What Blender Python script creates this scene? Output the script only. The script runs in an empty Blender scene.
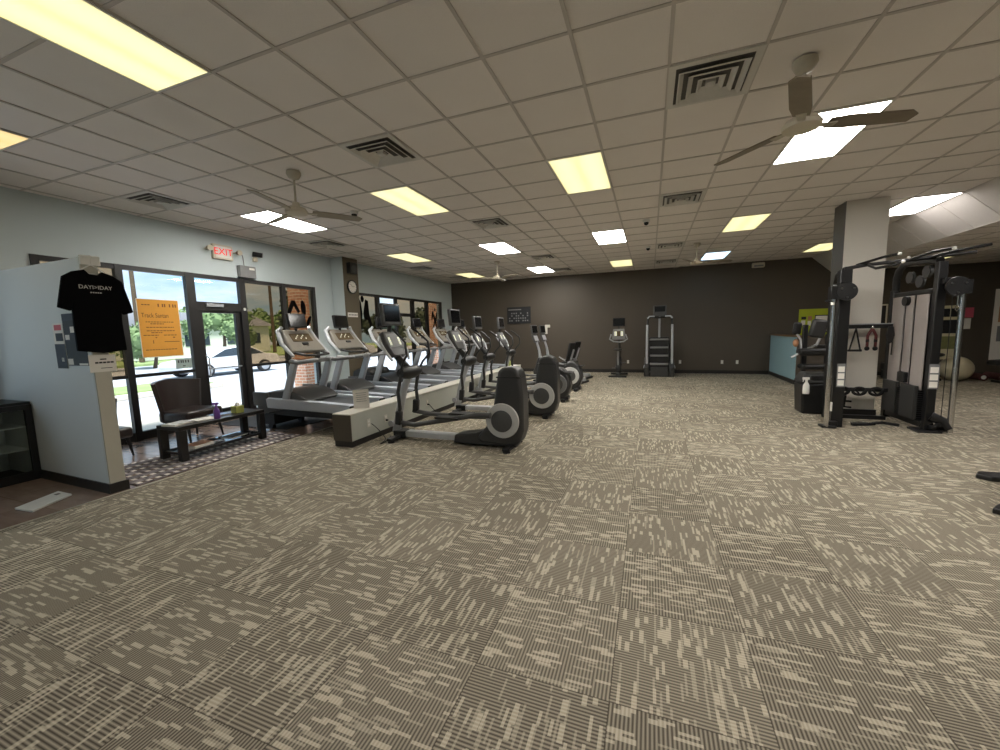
import bpy, bmesh, math, random
from mathutils import Matrix, Vector
random.seed(7)
PI = math.pi
sc = bpy.context.scene
COL = sc.collection

# ------------------------------------------------------------------ helpers
def srgb(r, g, b):
    def f(v):
        v /= 255.0
        return v / 12.92 if v <= 0.04045 else ((v + 0.055) / 1.055) ** 2.4
    return (f(r), f(g), f(b), 1.0)

class NT:
    def __init__(s, nt): s.nt = nt
    def n(s, t, **k):
        x = s.nt.nodes.new(t)
        for a, b in k.items(): setattr(x, a, b)
        return x
    def put(s, sock, v):
        if isinstance(v, bpy.types.NodeSocket): s.nt.links.new(v, sock)
        else: sock.default_value = v
    def m(s, op, a, b=0.0, c=0.0):
        x = s.n('ShaderNodeMath', operation=op)
        s.put(x.inputs[0], a); s.put(x.inputs[1], b); s.put(x.inputs[2], c)
        return x.outputs[0]
    def mix(s, f, a, b):
        x = s.n('ShaderNodeMix', data_type='RGBA')
        s.put(x.inputs[0], f); s.put(x.inputs[6], a); s.put(x.inputs[7], b)
        return x.outputs[2]
    def xyz(s):
        g = s.n('ShaderNodeNewGeometry'); p = s.n('ShaderNodeSeparateXYZ')
        s.nt.links.new(g.outputs['Position'], p.inputs[0])
        return p.outputs[0], p.outputs[1], p.outputs[2]
    def vec(s, x, y, z=0.0):
        c = s.n('ShaderNodeCombineXYZ'); s.put(c.inputs[0], x); s.put(c.inputs[1], y); s.put(c.inputs[2], z)
        return c.outputs[0]
    def white(s, v):
        w = s.n('ShaderNodeTexWhiteNoise'); w.noise_dimensions = '3D'; s.put(w.inputs['Vector'], v)
        return w.outputs['Value']
    def noise(s, v, scale, detail=3.0, rough=0.55):
        w = s.n('ShaderNodeTexNoise')
        if v is not None: s.put(w.inputs['Vector'], v)
        w.inputs['Scale'].default_value = scale; w.inputs['Detail'].default_value = detail
        w.inputs['Roughness'].default_value = rough
        return w.outputs['Fac']
    def bump(s, h, strength, dist=0.01):
        b = s.n('ShaderNodeBump'); s.put(b.inputs['Height'], h)
        b.inputs['Strength'].default_value = strength; b.inputs['Distance'].default_value = dist
        return b.outputs[0]

MATS = {}
def newmat(name):
    m = bpy.data.materials.new(name); m.use_nodes = True
    t = NT(m.node_tree); b = m.node_tree.nodes['Principled BSDF']
    MATS[name] = m
    return m, t, b

def mat(name, col, rough=0.6, metal=0.0, var=0.06, scale=25.0, bump=0.0, coat=0.0, spec=None):
    m, t, b = newmat(name)
    tc = t.n('ShaderNodeTexCoord')
    n = t.noise(tc.outputs['Object'], scale)
    d = tuple(max(0, c * (1 - var * 2)) for c in col[:3]) + (1,)
    l = tuple(min(1, c * (1 + var * 2)) for c in col[:3]) + (1,)
    t.put(b.inputs['Base Color'], t.mix(n, d, l))
    b.inputs['Roughness'].default_value = rough
    b.inputs['Metallic'].default_value = metal
    if coat: b.inputs['Coat Weight'].default_value = coat
    if spec is not None: b.inputs['Specular IOR Level'].default_value = spec
    if bump: t.put(b.inputs['Normal'], t.bump(t.noise(tc.outputs['Object'], scale * 4), bump, 0.004))
    return m

def emis(name, col, strength, col2=None, axis=0, period=0.2):
    m, t, b = newmat(name)
    b.inputs['Base Color'].default_value = (0.8, 0.8, 0.75, 1)
    b.inputs['Roughness'].default_value = 0.5
    if col2:                     # fluorescent tubes glowing through a prismatic lens
        tc = t.n('ShaderNodeTexCoord'); sp = t.n('ShaderNodeSeparateXYZ')
        t.nt.links.new(tc.outputs['Object'], sp.inputs[0])
        w = t.m('ABSOLUTE', t.m('SINE', t.m('MULTIPLY', sp.outputs[axis], PI / period)))
        t.put(b.inputs['Emission Color'], t.mix(w, col, col2))
    else:
        b.inputs['Emission Color'].default_value = col
    b.inputs['Emission Strength'].default_value = strength
    return m

class MB:
    """collects shapes into one mesh; off = origin of the thing the mesh belongs to"""
    def __init__(s, off=(0, 0, 0)):
        s.bm = bmesh.new(); s.off = Vector(off); s.M = Matrix.Identity(4)
    def v(s, p):
        return s.bm.verts.new((s.M @ Vector(p)) - s.off)
    def f(s, vs):
        try: return s.bm.faces.new(vs)
        except ValueError: return None
    def box(s, x0, x1, y0, y1, z0, z1):
        q = [s.v((x, y, z)) for x in (x0, x1) for y in (y0, y1) for z in (z0, z1)]
        for i in ((0, 1, 3, 2), (4, 6, 7, 5), (0, 4, 5, 1), (2, 3, 7, 6), (0, 2, 6, 4), (1, 5, 7, 3)):
            s.f([q[k] for k in i])
        return s
    def obox(s, c, size, rx=0, ry=0, rz=0):
        keep = s.M
        s.M = keep @ Matrix.Translation(c) @ Matrix.Rotation(rz, 4, 'Z') @ Matrix.Rotation(ry, 4, 'Y') @ Matrix.Rotation(rx, 4, 'X')
        a, b, c2 = (k / 2 for k in size)
        s.box(-a, a, -b, b, -c2, c2); s.M = keep
        return s
    def tube(s, pts, r, seg=10, closed=False):
        pts = [Vector(p) for p in pts]; n = len(pts)
        rs = r if isinstance(r, (list, tuple)) else [r] * n
        rings = []; up = None
        for i, p in enumerate(pts):
            if closed: t = pts[(i + 1) % n] - pts[i - 1]
            elif i == 0: t = pts[1] - p
            elif i == n - 1: t = p - pts[-2]
            else: t = (pts[i + 1] - p).normalized() + (p - pts[i - 1]).normalized()
            t.normalize()
            if up is None:
                up = Vector((0, 0, 1)) if abs(t.z) < 0.9 else Vector((1, 0, 0))
            a = t.cross(up)
            if a.length < 1e-4: a = t.cross(Vector((0, 1, 0)))
            a.normalize(); b = a.cross(t).normalized(); up = b
            rings.append([s.v(p + (a * math.cos(2 * PI * k / seg) + b * math.sin(2 * PI * k / seg)) * rs[i]) for k in range(seg)])
        for i in range(n if closed else n - 1):
            A, B = rings[i], rings[(i + 1) % n]
            for k in range(seg): s.f([A[k], A[(k + 1) % seg], B[(k + 1) % seg], B[k]])
        if not closed: s.f(rings[0][::-1]); s.f(rings[-1])
        return s
    def lathe(s, prof, c=(0, 0, 0), axis='Z', seg=24):
        keep = s.M
        R = {'Z': Matrix.Identity(4), 'Y': Matrix.Rotation(PI / 2, 4, 'X'), 'X': Matrix.Rotation(PI / 2, 4, 'Y')}[axis]
        s.M = keep @ Matrix.Translation(c) @ R
        rings = []
        for r, z in prof:
            if r < 1e-5: rings.append([s.v((0, 0, z))])
            else: rings.append([s.v((r * math.cos(2 * PI * k / seg), r * math.sin(2 * PI * k / seg), z)) for k in range(seg)])
        for A, B in zip(rings, rings[1:]):
            for k in range(seg):
                a0, a1 = A[k % len(A)], A[(k + 1) % len(A)]; b0, b1 = B[k % len(B)], B[(k + 1) % len(B)]
                vs = []
                for q in (a0, a1, b1, b0):
                    if q not in vs: vs.append(q)
                if len(vs) > 2: s.f(vs)
        if len(rings[0]) > 1: s.f(rings[0][::-1])
        if len(rings[-1]) > 1: s.f(rings[-1])
        s.M = keep
        return s
    def prism(s, pts, d0, d1, plane='xz', taper=1.0):
        n = len(pts); cx = sum(p[0] for p in pts) / n; cy = sum(p[1] for p in pts) / n
        def P(p, d, k=1.0):
            a, b = cx + (p[0] - cx) * k, cy + (p[1] - cy) * k
            return {'xz': (a, d, b), 'yz': (d, a, b), 'xy': (a, b, d)}[plane]
        A = [s.v(P(p, d0)) for p in pts]; B = [s.v(P(p, d1, taper)) for p in pts]
        s.f(A); s.f(B[::-1])
        for k in range(n): s.f([A[k], B[k], B[(k + 1) % n], A[(k + 1) % n]])
        return s
    def ell(s, c, r, seg=20, rings=12):
        pr = [(math.sin(PI * i / rings), -math.cos(PI * i / rings)) for i in range(rings + 1)]
        keep = s.M
        s.M = keep @ Matrix.Translation(c) @ Matrix.Diagonal((r[0], r[1], r[2], 1))
        s.lathe([(a, z) for a, z in pr], seg=seg); s.M = keep
        return s
    def build(s, name, m, parent=None, bevel=0.0, smooth=True, seg=2, loc=None):
        bmesh.ops.recalc_face_normals(s.bm, faces=s.bm.faces[:])
        me = bpy.data.meshes.new(name); s.bm.to_mesh(me); s.bm.free()
        me.materials.append(m)
        if smooth and len(me.polygons):
            me.polygons.foreach_set('use_smooth', [True] * len(me.polygons))
            me.set_sharp_from_angle(angle=0.7)
        o = bpy.data.objects.new(name, me); COL.objects.link(o)
        if parent is not None: o.parent = parent
        if loc is not None: o.location = loc
        if bevel:
            b = o.modifiers.new('bevel', 'BEVEL'); b.width = bevel; b.segments = seg; b.limit_method = 'ANGLE'; b.angle_limit = 0.6
            b.harden_normals = False
        return o

def thing(name, label, cat, loc=(0, 0, 0), rz=0.0, group=None):
    o = bpy.data.objects.new(name, None); COL.objects.link(o)
    o.empty_display_size = 0.1
    o.location = loc; o.rotation_euler = (0, 0, rz)
    o['label'] = label; o['category'] = cat
    if group: o['group'] = group
    return o
def tag(o, label, cat, group=None, kind=None):
    o['label'] = label; o['category'] = cat
    if group: o['group'] = group
    if kind: o['kind'] = kind
    return o
def struct(o, label=None):
    o['kind'] = 'structure'
    if label: o['label'] = label
    return o
def dup(root, loc, label, rz=None, group=None):
    r = root.copy(); COL.objects.link(r); r.location = loc
    if rz is not None: r.rotation_euler = (0, 0, rz)
    r['label'] = label
    if group: r['group'] = group
    for ch in list(root.children):
        c = ch.copy(); COL.objects.link(c); c.parent = r
        for g in list(ch.children):
            d = g.copy(); COL.objects.link(d); d.parent = c
    return r
def text(body, size, m, name, parent, loc, basis, depth=0.001, align='CENTER', sx=1.0):
    """basis: (right, up) unit vectors in the parent's frame"""
    cu = bpy.data.curves.new(name, 'FONT'); cu.body = body; cu.size = size
    cu.align_x = align; cu.align_y = 'CENTER'; cu.extrude = depth; cu.resolution_u = 3
    t = bpy.data.objects.new(name, cu); COL.objects.link(t)
    dg = bpy.context.evaluated_depsgraph_get(); dg.update()
    me = bpy.data.meshes.new_from_object(t.evaluated_get(dg))
    COL.objects.unlink(t); bpy.data.objects.remove(t); bpy.data.curves.remove(cu)
    r, u = Vector(basis[0]), Vector(basis[1]); n = r.cross(u)
    M = Matrix((r * sx, u, n)).transposed().to_4x4(); M.translation = Vector(loc)
    me.transform(M)
    me.materials.clear(); me.materials.append(m)
    o = bpy.data.objects.new(name, me); COL.objects.link(o)
    if parent is not None: o.parent = parent
    return o

# ------------------------------------------------------------------ materials
M_black = mat('black_plastic', srgb(23, 23, 24), 0.45, var=0.08)
M_char = mat('charcoal_plastic', srgb(52, 52, 52), 0.42, var=0.05)
M_dgrey = mat('dark_grey_plastic', srgb(74, 74, 74), 0.4, var=0.05)
M_grey = mat('grey_plastic', srgb(128, 128, 128), 0.42)
M_silver = mat('silver_painted_metal', srgb(176, 178, 182), 0.35, 0.35, var=0.03)
M_silver2 = mat('light_silver_plastic', srgb(190, 192, 196), 0.4, 0.1, var=0.03)
M_chrome = mat('chrome', srgb(200, 200, 200), 0.18, 1.0, var=0.02)
M_white = mat('white_plastic', srgb(225, 224, 218), 0.5, var=0.02)
M_ring = mat('light_grey_ring_plastic', srgb(190, 190, 188), 0.5, var=0.02)
M_screen = mat('dark_glass_screen', srgb(22, 23, 26), 0.12, var=0.02)
M_rubber = mat('black_rubber', srgb(26, 26, 26), 0.85, var=0.15, bump=0.2)
M_mat = mat('grey_rubber_mat', srgb(52, 53, 56), 0.75, var=0.15, scale=60, bump=0.2)
M_belt = mat('treadmill_belt_rubber', srgb(62, 65, 68), 0.5, var=0.1, scale=60)
M_frameblk = mat('black_painted_frame', srgb(20, 20, 21), 0.38, var=0.06)
M_bronze = mat('dark_bronze_aluminium', srgb(27, 24, 23), 0.45, 0.0, var=0.08)
M_leather = mat('dark_brown_leather', srgb(47, 38, 35), 0.33, var=0.12, scale=14, bump=0.25)
M_woodblk = mat('black_stained_wood', srgb(26, 23, 22), 0.32, var=0.1, scale=8)
M_cream = mat('cream_lacquer', srgb(205, 201, 190), 0.45, var=0.03)
M_boxside = mat('pale_green_grey_paint', srgb(176, 178, 168), 0.55, var=0.03, scale=3)
M_boxend = mat('dark_taupe_paint', srgb(78, 70, 60), 0.6, var=0.03)
M_wallblue = mat('pale_blue_grey_paint', srgb(198, 208, 209), 0.7, var=0.015, scale=1.5, bump=0.04)
M_halfwall = mat('off_white_blue_paint', srgb(218, 222, 221), 0.65, var=0.015, scale=1.5, bump=0.04)
M_halfend = mat('warm_off_white_paint', srgb(190, 186, 172), 0.65, var=0.02, scale=2)
M_kioskblue = mat('light_blue_paint', srgb(150, 183, 192), 0.6, var=0.02, scale=1.5)
M_brown = mat('dark_brown_wall_paint', srgb(78, 70, 60), 0.6, var=0.02, scale=2, bump=0.06)
M_colbrown = mat('olive_brown_paint', srgb(98, 88, 70), 0.6, var=0.02, scale=2)
M_colwhite = mat('off_white_column_paint', srgb(214, 209, 200), 0.6, var=0.02, scale=1)
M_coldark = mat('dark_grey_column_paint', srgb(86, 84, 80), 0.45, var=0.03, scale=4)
M_base = mat('black_vinyl_baseboard', srgb(30, 27, 25), 0.45, var=0.05)
M_woodcap = mat('brown_laminate_cap', srgb(128, 98, 66), 0.4, var=0.1, scale=6)
M_paper = mat('white_paper', srgb(232, 228, 220), 0.8, var=0.01)
M_ink = mat('black_ink', srgb(36, 32, 32), 0.7, var=0.02)
M_inkgrey = mat('grey_print', srgb(120, 120, 122), 0.7, var=0.05)
M_orange = mat('orange_card', srgb(226, 160, 62), 0.75, var=0.03, scale=8)
M_orangeink = mat('brown_ink_on_orange', srgb(120, 68, 28), 0.75, var=0.02)
M_shirt = mat('black_cotton', srgb(12, 12, 14), 0.95, var=0.2, scale=40, bump=0.2, spec=0.08)
M_shirtprint = mat('white_screen_print', srgb(205, 205, 200), 0.8, var=0.02)
M_fanwhite = mat('aged_white_enamel', srgb(190, 182, 164), 0.4, var=0.03)
M_fanblade = mat('weathered_grey_fan_blade', srgb(128, 116, 98), 0.45, 0.1, var=0.12, scale=10)
M_alu = mat('brushed_vent_aluminium', srgb(214, 211, 204), 0.42, 0.2, var=0.03)
M_duct = mat('dark_duct_interior', srgb(92, 88, 84), 0.8, var=0.05)
M_cream_tube = mat('beige_housing', srgb(205, 196, 176), 0.5, var=0.02)
M_lime = mat('lime_green_board', srgb(178, 190, 40), 0.6, var=0.03, scale=4)
M_pink = mat('pink_paper', srgb(206, 92, 112), 0.75, var=0.02)
M_ball = mat('pearl_beige_rubber_ball', srgb(186, 176, 148), 0.32, var=0.03)
M_purple = mat('purple_plastic_bottle', srgb(116, 72, 158), 0.3, var=0.05)
M_green = mat('olive_green_card', srgb(168, 170, 84), 0.6, var=0.03)
M_bluepaper = mat('blue_cover_paper', srgb(120, 142, 178), 0.6, var=0.06)
M_red = mat('red_rope', srgb(84, 32, 32), 0.7, var=0.1)
M_pinkfoam = mat('dusty_pink_foam', srgb(96, 58, 60), 0.8, var=0.05)
M_tan = mat('tan_leather', srgb(180, 130, 95), 0.5, var=0.05)
M_strip = mat('pale_metal_threshold', srgb(186, 178, 160), 0.4, 0.4, var=0.03)
M_carpaint = mat('white_car_paint', srgb(225, 228, 232), 0.2, var=0.01, coat=0.5)
M_carglass = mat('car_glass', srgb(60, 70, 80), 0.1, var=0.02)
M_tyre = mat('tyre_rubber', srgb(40, 40, 42), 0.8)
M_grass = mat('grass', srgb(140, 160, 104), 0.9, var=0.2, scale=3)
M_curb = mat('concrete_curb', srgb(205, 198, 186), 0.85, var=0.05)
M_asph = mat('pale_asphalt', srgb(178, 182, 190), 0.85, var=0.04, scale=3)
M_leaf = mat('leaf_green', srgb(118, 142, 96), 0.7, var=0.25, scale=1.2)
M_leafdk = mat('dark_leaf_green', srgb(52, 66, 46), 0.7, var=0.25, scale=1.2)
M_bark = mat('bark', srgb(92, 78, 62), 0.9, var=0.15)
M_house = mat('white_siding', srgb(222, 222, 216), 0.7, var=0.02)
M_roof = mat('grey_shingle_roof', srgb(120, 122, 128), 0.8, var=0.08)
M_decal = mat('black_vinyl_film', srgb(14, 12, 11), 0.8, var=0.02, spec=0.05)
M_exitred = emis('exit_sign_red', (1.0, 0.03, 0.03, 1), 0.8)
M_exitred.node_tree.nodes['Principled BSDF'].inputs['Base Color'].default_value = (0.6, 0.03, 0.03, 1)
M_disp = emis('lit_console_display', srgb(230, 235, 190), 0.55)

def mk_ceil():
    m, t, b = newmat('acoustic_ceiling_tile')
    g = t.n('ShaderNodeNewGeometry')
    n = t.noise(g.outputs['Position'], 3.0, 2); f = t.noise(g.outputs['Position'], 160.0, 2)
    sp = t.m('GREATER_THAN', t.noise(g.outputs['Position'], 260.0, 1), 0.66)
    c = t.mix(n, srgb(236, 229, 223), srgb(242, 236, 230))
    t.put(b.inputs['Base Color'], t.mix(t.m('MULTIPLY', sp, 0.25), c, srgb(120, 112, 104)))
    b.inputs['Roughness'].default_value = 0.85
    t.put(b.inputs['Normal'], t.bump(f, 0.25, 0.004))
    return m
M_ceil = mk_ceil()
M_tbar = mat('ceiling_t_bar_paint', srgb(196, 188, 181), 0.4, var=0.02)
M_shroud = mat('pale_taupe_shroud', srgb(176, 168, 164), 0.45, 0.1, var=0.03)
M_sofftile = mat('white_soffit_panel', srgb(206, 200, 194), 0.7, var=0.02)

TS = 0.6005; FOX, FOY = -0.1357, 2.142
def mk_carpet():
    m, t, b = newmat('patterned_carpet_tile')
    X, Y, Z = t.xyz()
    u = t.m('DIVIDE', t.m('SUBTRACT', X, FOX), TS); v = t.m('DIVIDE', t.m('SUBTRACT', Y, FOY), TS)
    i = t.m('FLOOR', u); j = t.m('FLOOR', v)
    fu = t.m('SUBTRACT', u, i); fv = t.m('SUBTRACT', v, j)
    par = t.m('GREATER_THAN', t.m('FRACT', t.m('MULTIPLY', t.m('ADD', i, j), 0.5)), 0.25)   # 1 when odd
    def sel(a, bb):   # a if even, bb if odd
        return t.m('ADD', t.m('MULTIPLY', a, t.m('SUBTRACT', 1.0, par)), t.m('MULTIPLY', bb, par))
    along = sel(fu, fv)      # dashes run along this
    across = sel(fv, fu)
    # ribs vary along 'along'
    rib = t.m('PINGPONG', t.m('MULTIPLY', along, 38.0), 0.5)
    rib = t.m('MULTIPLY', rib, 2.0)
    trand = t.white(t.vec(i, j, 3.0))
    def dashes(rows, cells, thr, seed):
        r = t.m('FLOOR', t.m('MULTIPLY', across, rows))
        rr = t.white(t.vec(t.m('ADD', r, t.m('MULTIPLY', i, 37.0)), j, seed))
        ncell = t.m('ADD', cells, t.m('MULTIPLY', rr, cells))
        c = t.m('FLOOR', t.m('ADD', t.m('MULTIPLY', along, ncell), t.m('MULTIPLY', rr, 9.0)))
        w = t.white(t.vec(t.m('ADD', r, t.m('MULTIPLY', i, 53.0)), t.m('ADD', c, t.m('MULTIPLY', j, 31.0)), seed + 1))
        return t.m('GREATER_THAN', w, thr)
    d1 = dashes(46.0, 5.0, 0.90, 5.0); d2 = dashes(28.0, 6.0, 0.93, 9.0); d3 = dashes(64.0, 3.5, 0.87, 14.0)
    d = t.m('MAXIMUM', t.m('MAXIMUM', d1, d2), t.m('MULTIPLY', d3, 0.55))
    base = t.m('ADD', t.m('MULTIPLY', rib, 0.60), 0.04)
    lite = t.m('ADD', t.m('MULTIPLY', rib, 0.34), 0.66)
    f = t.m('ADD', t.m('MULTIPLY', base, t.m('SUBTRACT', 1.0, d)), t.m('MULTIPLY', lite, d))
    f = t.m('ADD', f, t.m('MULTIPLY', t.m('SUBTRACT', trand, 0.5), 0.10))
    fine = t.noise(t.vec(X, Y, Z), 420.0, 2)
    f = t.m('ADD', f, t.m('MULTIPLY', t.m('SUBTRACT', fine, 0.5), 0.35))
    ed = t.m('MINIMUM', t.m('MINIMUM', fu, t.m('SUBTRACT', 1.0, fu)), t.m('MINIMUM', fv, t.m('SUBTRACT', 1.0, fv)))
    seam = t.m('LESS_THAN', ed, 0.004)
    col = t.mix(t.m('MINIMUM', t.m('MAXIMUM', f, 0.0), 1.0), srgb(66, 60, 52), srgb(203, 193, 172))
    col = t.mix(t.m('MULTIPLY', seam, 0.6), col, srgb(60, 54, 47))
    t.put(b.inputs['Base Color'], col)
    b.inputs['Roughness'].default_value = 0.95
    b.inputs['Specular IOR Level'].default_value = 0.15
    t.put(b.inputs['Normal'], t.bump(t.m('ADD', rib, fine), 0.35, 0.003))
    return m
M_carpet = mk_carpet()

def mk_tile():
    m, t, b = newmat('brown_floor_tile')
    X, Y, Z = t.xyz()
    u = t.m('DIVIDE', X, 0.46); v = t.m('DIVIDE', Y, 0.46)
    i = t.m('FLOOR', u); j = t.m('FLOOR', v); fu = t.m('SUBTRACT', u, i); fv = t.m('SUBTRACT', v, j)
    ed = t.m('MINIMUM', t.m('MINIMUM', fu, t.m('SUBTRACT', 1.0, fu)), t.m('MINIMUM', fv, t.m('SUBTRACT', 1.0, fv)))
    g = t.m('LESS_THAN', ed, 0.012)
    n = t.noise(t.vec(X, t.m('MULTIPLY', Y, 3.0), 0), 4.0, 4); w = t.white(t.vec(i, j, 2))
    f = t.m('ADD', t.m('MULTIPLY', n, 0.75), t.m('MULTIPLY', w, 0.3))
    col = t.mix(f, srgb(104, 84, 73), srgb(170, 148, 134))
    t.put(b.inputs['Base Color'], t.mix(g, col, srgb(132, 112, 96)))
    b.inputs['Roughness'].default_value = 0.22
    b.inputs['IOR'].default_value = 2.0
    return m
M_tile = mk_tile()

def mk_rug():
    m, t, b = newmat('checkered_runner_rug')
    X, Y, Z = t.xyz()
    u = t.m('DIVIDE', X, 0.06); v = t.m('DIVIDE', Y, 0.045)
    i = t.m('FLOOR', u); j = t.m('FLOOR', v)
    a = t.m('FRACT', t.m('MULTIPLY', t.m('ADD', i, j), 0.5)); a = t.m('GREATER_THAN', a, 0.25)
    w = t.white(t.vec(i, j, 1))
    r3 = t.m('FRACT', t.m('MULTIPLY', i, 0.3334)); r3 = t.m('GREATER_THAN', r3, 0.6)
    c1 = t.mix(w, srgb(58, 50, 50), srgb(120, 100, 84)); c2 = t.mix(w, srgb(190, 180, 170), srgb(232, 226, 214))
    c3 = t.mix(w, srgb(80, 74, 78), srgb(140, 132, 134))
    c = t.mix(a, c1, c2)
    t.put(b.inputs['Base Color'], t.mix(r3, c, c3))
    b.inputs['Roughness'].default_value = 0.95
    t.put(b.inputs['Normal'], t.bump(t.noise(t.vec(X, Y, 0), 300.0), 0.4, 0.004))
    return m
M_rug = mk_rug()

def mk_brick():
    m, t, b = newmat('brick')
    X, Y, Z = t.xyz()
    br = t.n('ShaderNodeTexBrick'); t.put(br.inputs['Vector'], t.vec(t.m('ADD', X, Y), Z))
    br.inputs['Scale'].default_value = 1.0; br.inputs['Brick Width'].default_value = 0.22; br.inputs['Row Height'].default_value = 0.08
    br.inputs['Mortar Size'].default_value = 0.01
    br.inputs['Color1'].default_value = srgb(196, 146, 120); br.inputs['Color2'].default_value = srgb(178, 124, 100); br.inputs['Mortar'].default_value = srgb(205, 196, 184)
    t.put(b.inputs['Base Color'], br.outputs[0]); b.inputs['Roughness'].default_value = 0.9
    return m
M_brick = mk_brick()

def mk_glass(name, tint, gl):
    m = bpy.data.materials.new(name); m.use_nodes = True; nt = m.node_tree
    nt.nodes.remove(nt.nodes['Principled BSDF']); t = NT(nt)
    out = nt.nodes['Material Output']
    ge = t.n('ShaderNodeNewGeometry'); bk = ge.outputs['Backfacing']
    tr = t.n('ShaderNodeBsdfTransparent'); t.put(tr.inputs[0], t.mix(bk, tint, (1, 1, 1, 1)))
    g = t.n('ShaderNodeBsdfGlossy'); g.inputs['Roughness'].default_value = 0.03; g.inputs[0].default_value = (0.9, 0.9, 0.9, 1)
    fr = t.n('ShaderNodeFresnel'); fr.inputs[0].default_value = 1.45
    mx = t.n('ShaderNodeMixShader')
    t.put(mx.inputs[0], t.m('MULTIPLY', t.m('MULTIPLY', fr.outputs[0], gl), t.m('SUBTRACT', 1.0, bk)))
    nt.links.new(tr.outputs[0], mx.inputs[1]); nt.links.new(g.outputs[0], mx.inputs[2]); nt.links.new(mx.outputs[0], out.inputs[0])
    return m
M_clear = mk_glass('clear_window_glass', (0.93, 0.96, 0.97, 1), 1.0)
M_tint = mk_glass('brown_tinted_window_film', (0.31, 0.225, 0.14, 1), 0.9)
M_cool = mk_glass('cooler_door_glass', (0.62, 0.68, 0.66, 1), 1.2)
M_tglass = mk_glass('table_shelf_glass', (0.7, 0.8, 0.85, 1), 1.6)

WARM = srgb(255, 238, 160); WARM2 = srgb(255, 246, 190)
L_yel = emis('warm_yellow_light_lens', WARM, 1.12, WARM2, 0, 0.3)
L_org = emis('amber_light_lens', srgb(255, 205, 120), 1.0, srgb(255, 222, 150), 0, 0.3)
L_wht = emis('bright_white_light_lens', (1.0, 0.965, 0.90, 1), 38)
L_pnk = emis('soft_white_light_lens', (1.0, 0.95, 0.92, 1), 14)
L_blu = emis('cool_blue_light_lens', srgb(190, 228, 255), 3.0)

# ------------------------------------------------------------------ room
XL, XR, YB, YF = -7.36, 10.0, 14.3, -2.6
CH = 3.419; LC = 2.98
GX, GY, GS = -0.5066, 2.7697, 0.6096
XS = GX + 8 * GS            # 4.37 soffit edge
XS2 = 4.84

f = MB(); f.box(-5.02, XR, YF, YB, -0.1, 0.0); f.box(XL, -5.02, 6.2, YB, -0.1, 0.0)
struct(f.build('floor', M_carpet, smooth=False), 'grey-beige patterned carpet tile floor')
f = MB(); f.box(XL - 0.2, -5.02, YF, 6.2, -0.1, 0.0)
struct(f.build('floor_tiled', M_tile, smooth=False), 'brown tiled floor by the entrance')
f = MB(); f.box(-5.035, -5.005, YF, 6.2, -0.002, 0.004)
struct(f.build('trim_1', M_strip, smooth=False), 'pale metal strip between tile and carpet')

# main ceiling: panels with exposed T-bars
f = MB(); f.box(XL - 0.2, XS, YF, YB, CH + 0.008, CH + 0.1)
struct(f.build('ceiling', M_ceil, smooth=False), 'suspended ceiling of square acoustic tiles')
f = MB()
k = -12
while GX + k * GS < XS + 0.01:
    x = GX + k * GS
    if x > XL: f.box(x - 0.012, x + 0.012, YF, YB, CH, CH + 0.01)
    k += 1
for k in range(-9, 20):
    y = GY + k * GS
    if YF < y < YB: f.box(XL, XS, y - 0.0115, y + 0.0115, CH + 0.0005, CH + 0.0105)
struct(f.build('ceiling_grid', M_tbar, smooth=False), 'metal t-bar grid of the ceiling')
# sloped soffit and lower ceiling on the right
f = MB(); f.prism([(XS, CH), (XS, CH + 0.1), (XS2 + 0.05, LC + 0.1), (XS2, LC)], YF, YB, 'xz')
struct(f.build('ceiling_soffit', M_sofftile, smooth=False), 'sloped white panel soffit between the two ceilings')
f = MB()
for k in range(-9, 20):
    y = GY + k * GS
    if YF < y < YB: f.prism([(XS, CH + 0.004), (XS, CH - 0.004), (XS2 - 0.006, LC - 0.0), (XS2, LC + 0.004)], y - 0.006, y + 0.006, 'xz')
struct(f.build('trim_2', M_tbar, smooth=False))
f = MB(); f.box(XS2, XR, YF, YB, LC, LC + 0.1)
struct(f.build('ceiling_lower', M_ceil, smooth=False), 'lower acoustic ceiling on the right side')
f = MB()
x = XS2
while x < XR:
    f.box(x, x + 0.022, YF, YB, LC - 0.007, LC + 0.002); x += GS
for k in range(-9, 20):
    y = GY + k * GS
    if YF < y < YB: f.box(XS2, XR, y - 0.011, y + 0.011, LC - 0.0065, LC + 0.002)
struct(f.build('ceiling_grid_lower', M_tbar, smooth=False))

# walls
f = MB(); f.box(XL - 0.2, XR + 0.2, YB, YB + 0.2, 0, CH + 0.1)
struct(f.build('wall_back', M_brown, smooth=False), 'dark brown painted back wall')
f = MB(); f.box(XR, XR + 0.2, YF, YB, 0, CH + 0.1)
struct(f.build('wall_right', M_brown, smooth=False))
f = MB(); f.box(XL - 0.2, XR + 0.2, YF - 0.2, YF, 0, CH + 0.1)
struct(f.build('wall_front', M_wallblue, smooth=False))
W1 = (2.76, 7.36); W2 = (8.47, 13.43); HEAD = 2.66
f = MB()
f.box(XL - 0.2, XL, YF, -2.3, 0, CH + 0.1); f.box(XL - 0.2, XL, 1.95, W1[0], 0, CH + 0.1); f.box(XL - 0.2, XL, -2.3, 1.95, HEAD, CH + 0.1); f.box(XL - 0.2, XL, W1[1], W2[0], 0, CH + 0.1); f.box(XL - 0.2, XL, W2[1], YB, 0, CH + 0.1)
f.box(XL - 0.2, XL, W1[0], W1[1], HEAD, CH + 0.1); f.box(XL - 0.2, XL, W2[0], W2[1], HEAD, CH + 0.1)
struct(f.build('wall_left', M_wallblue, smooth=False), 'pale blue-grey window wall on the left')
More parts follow.
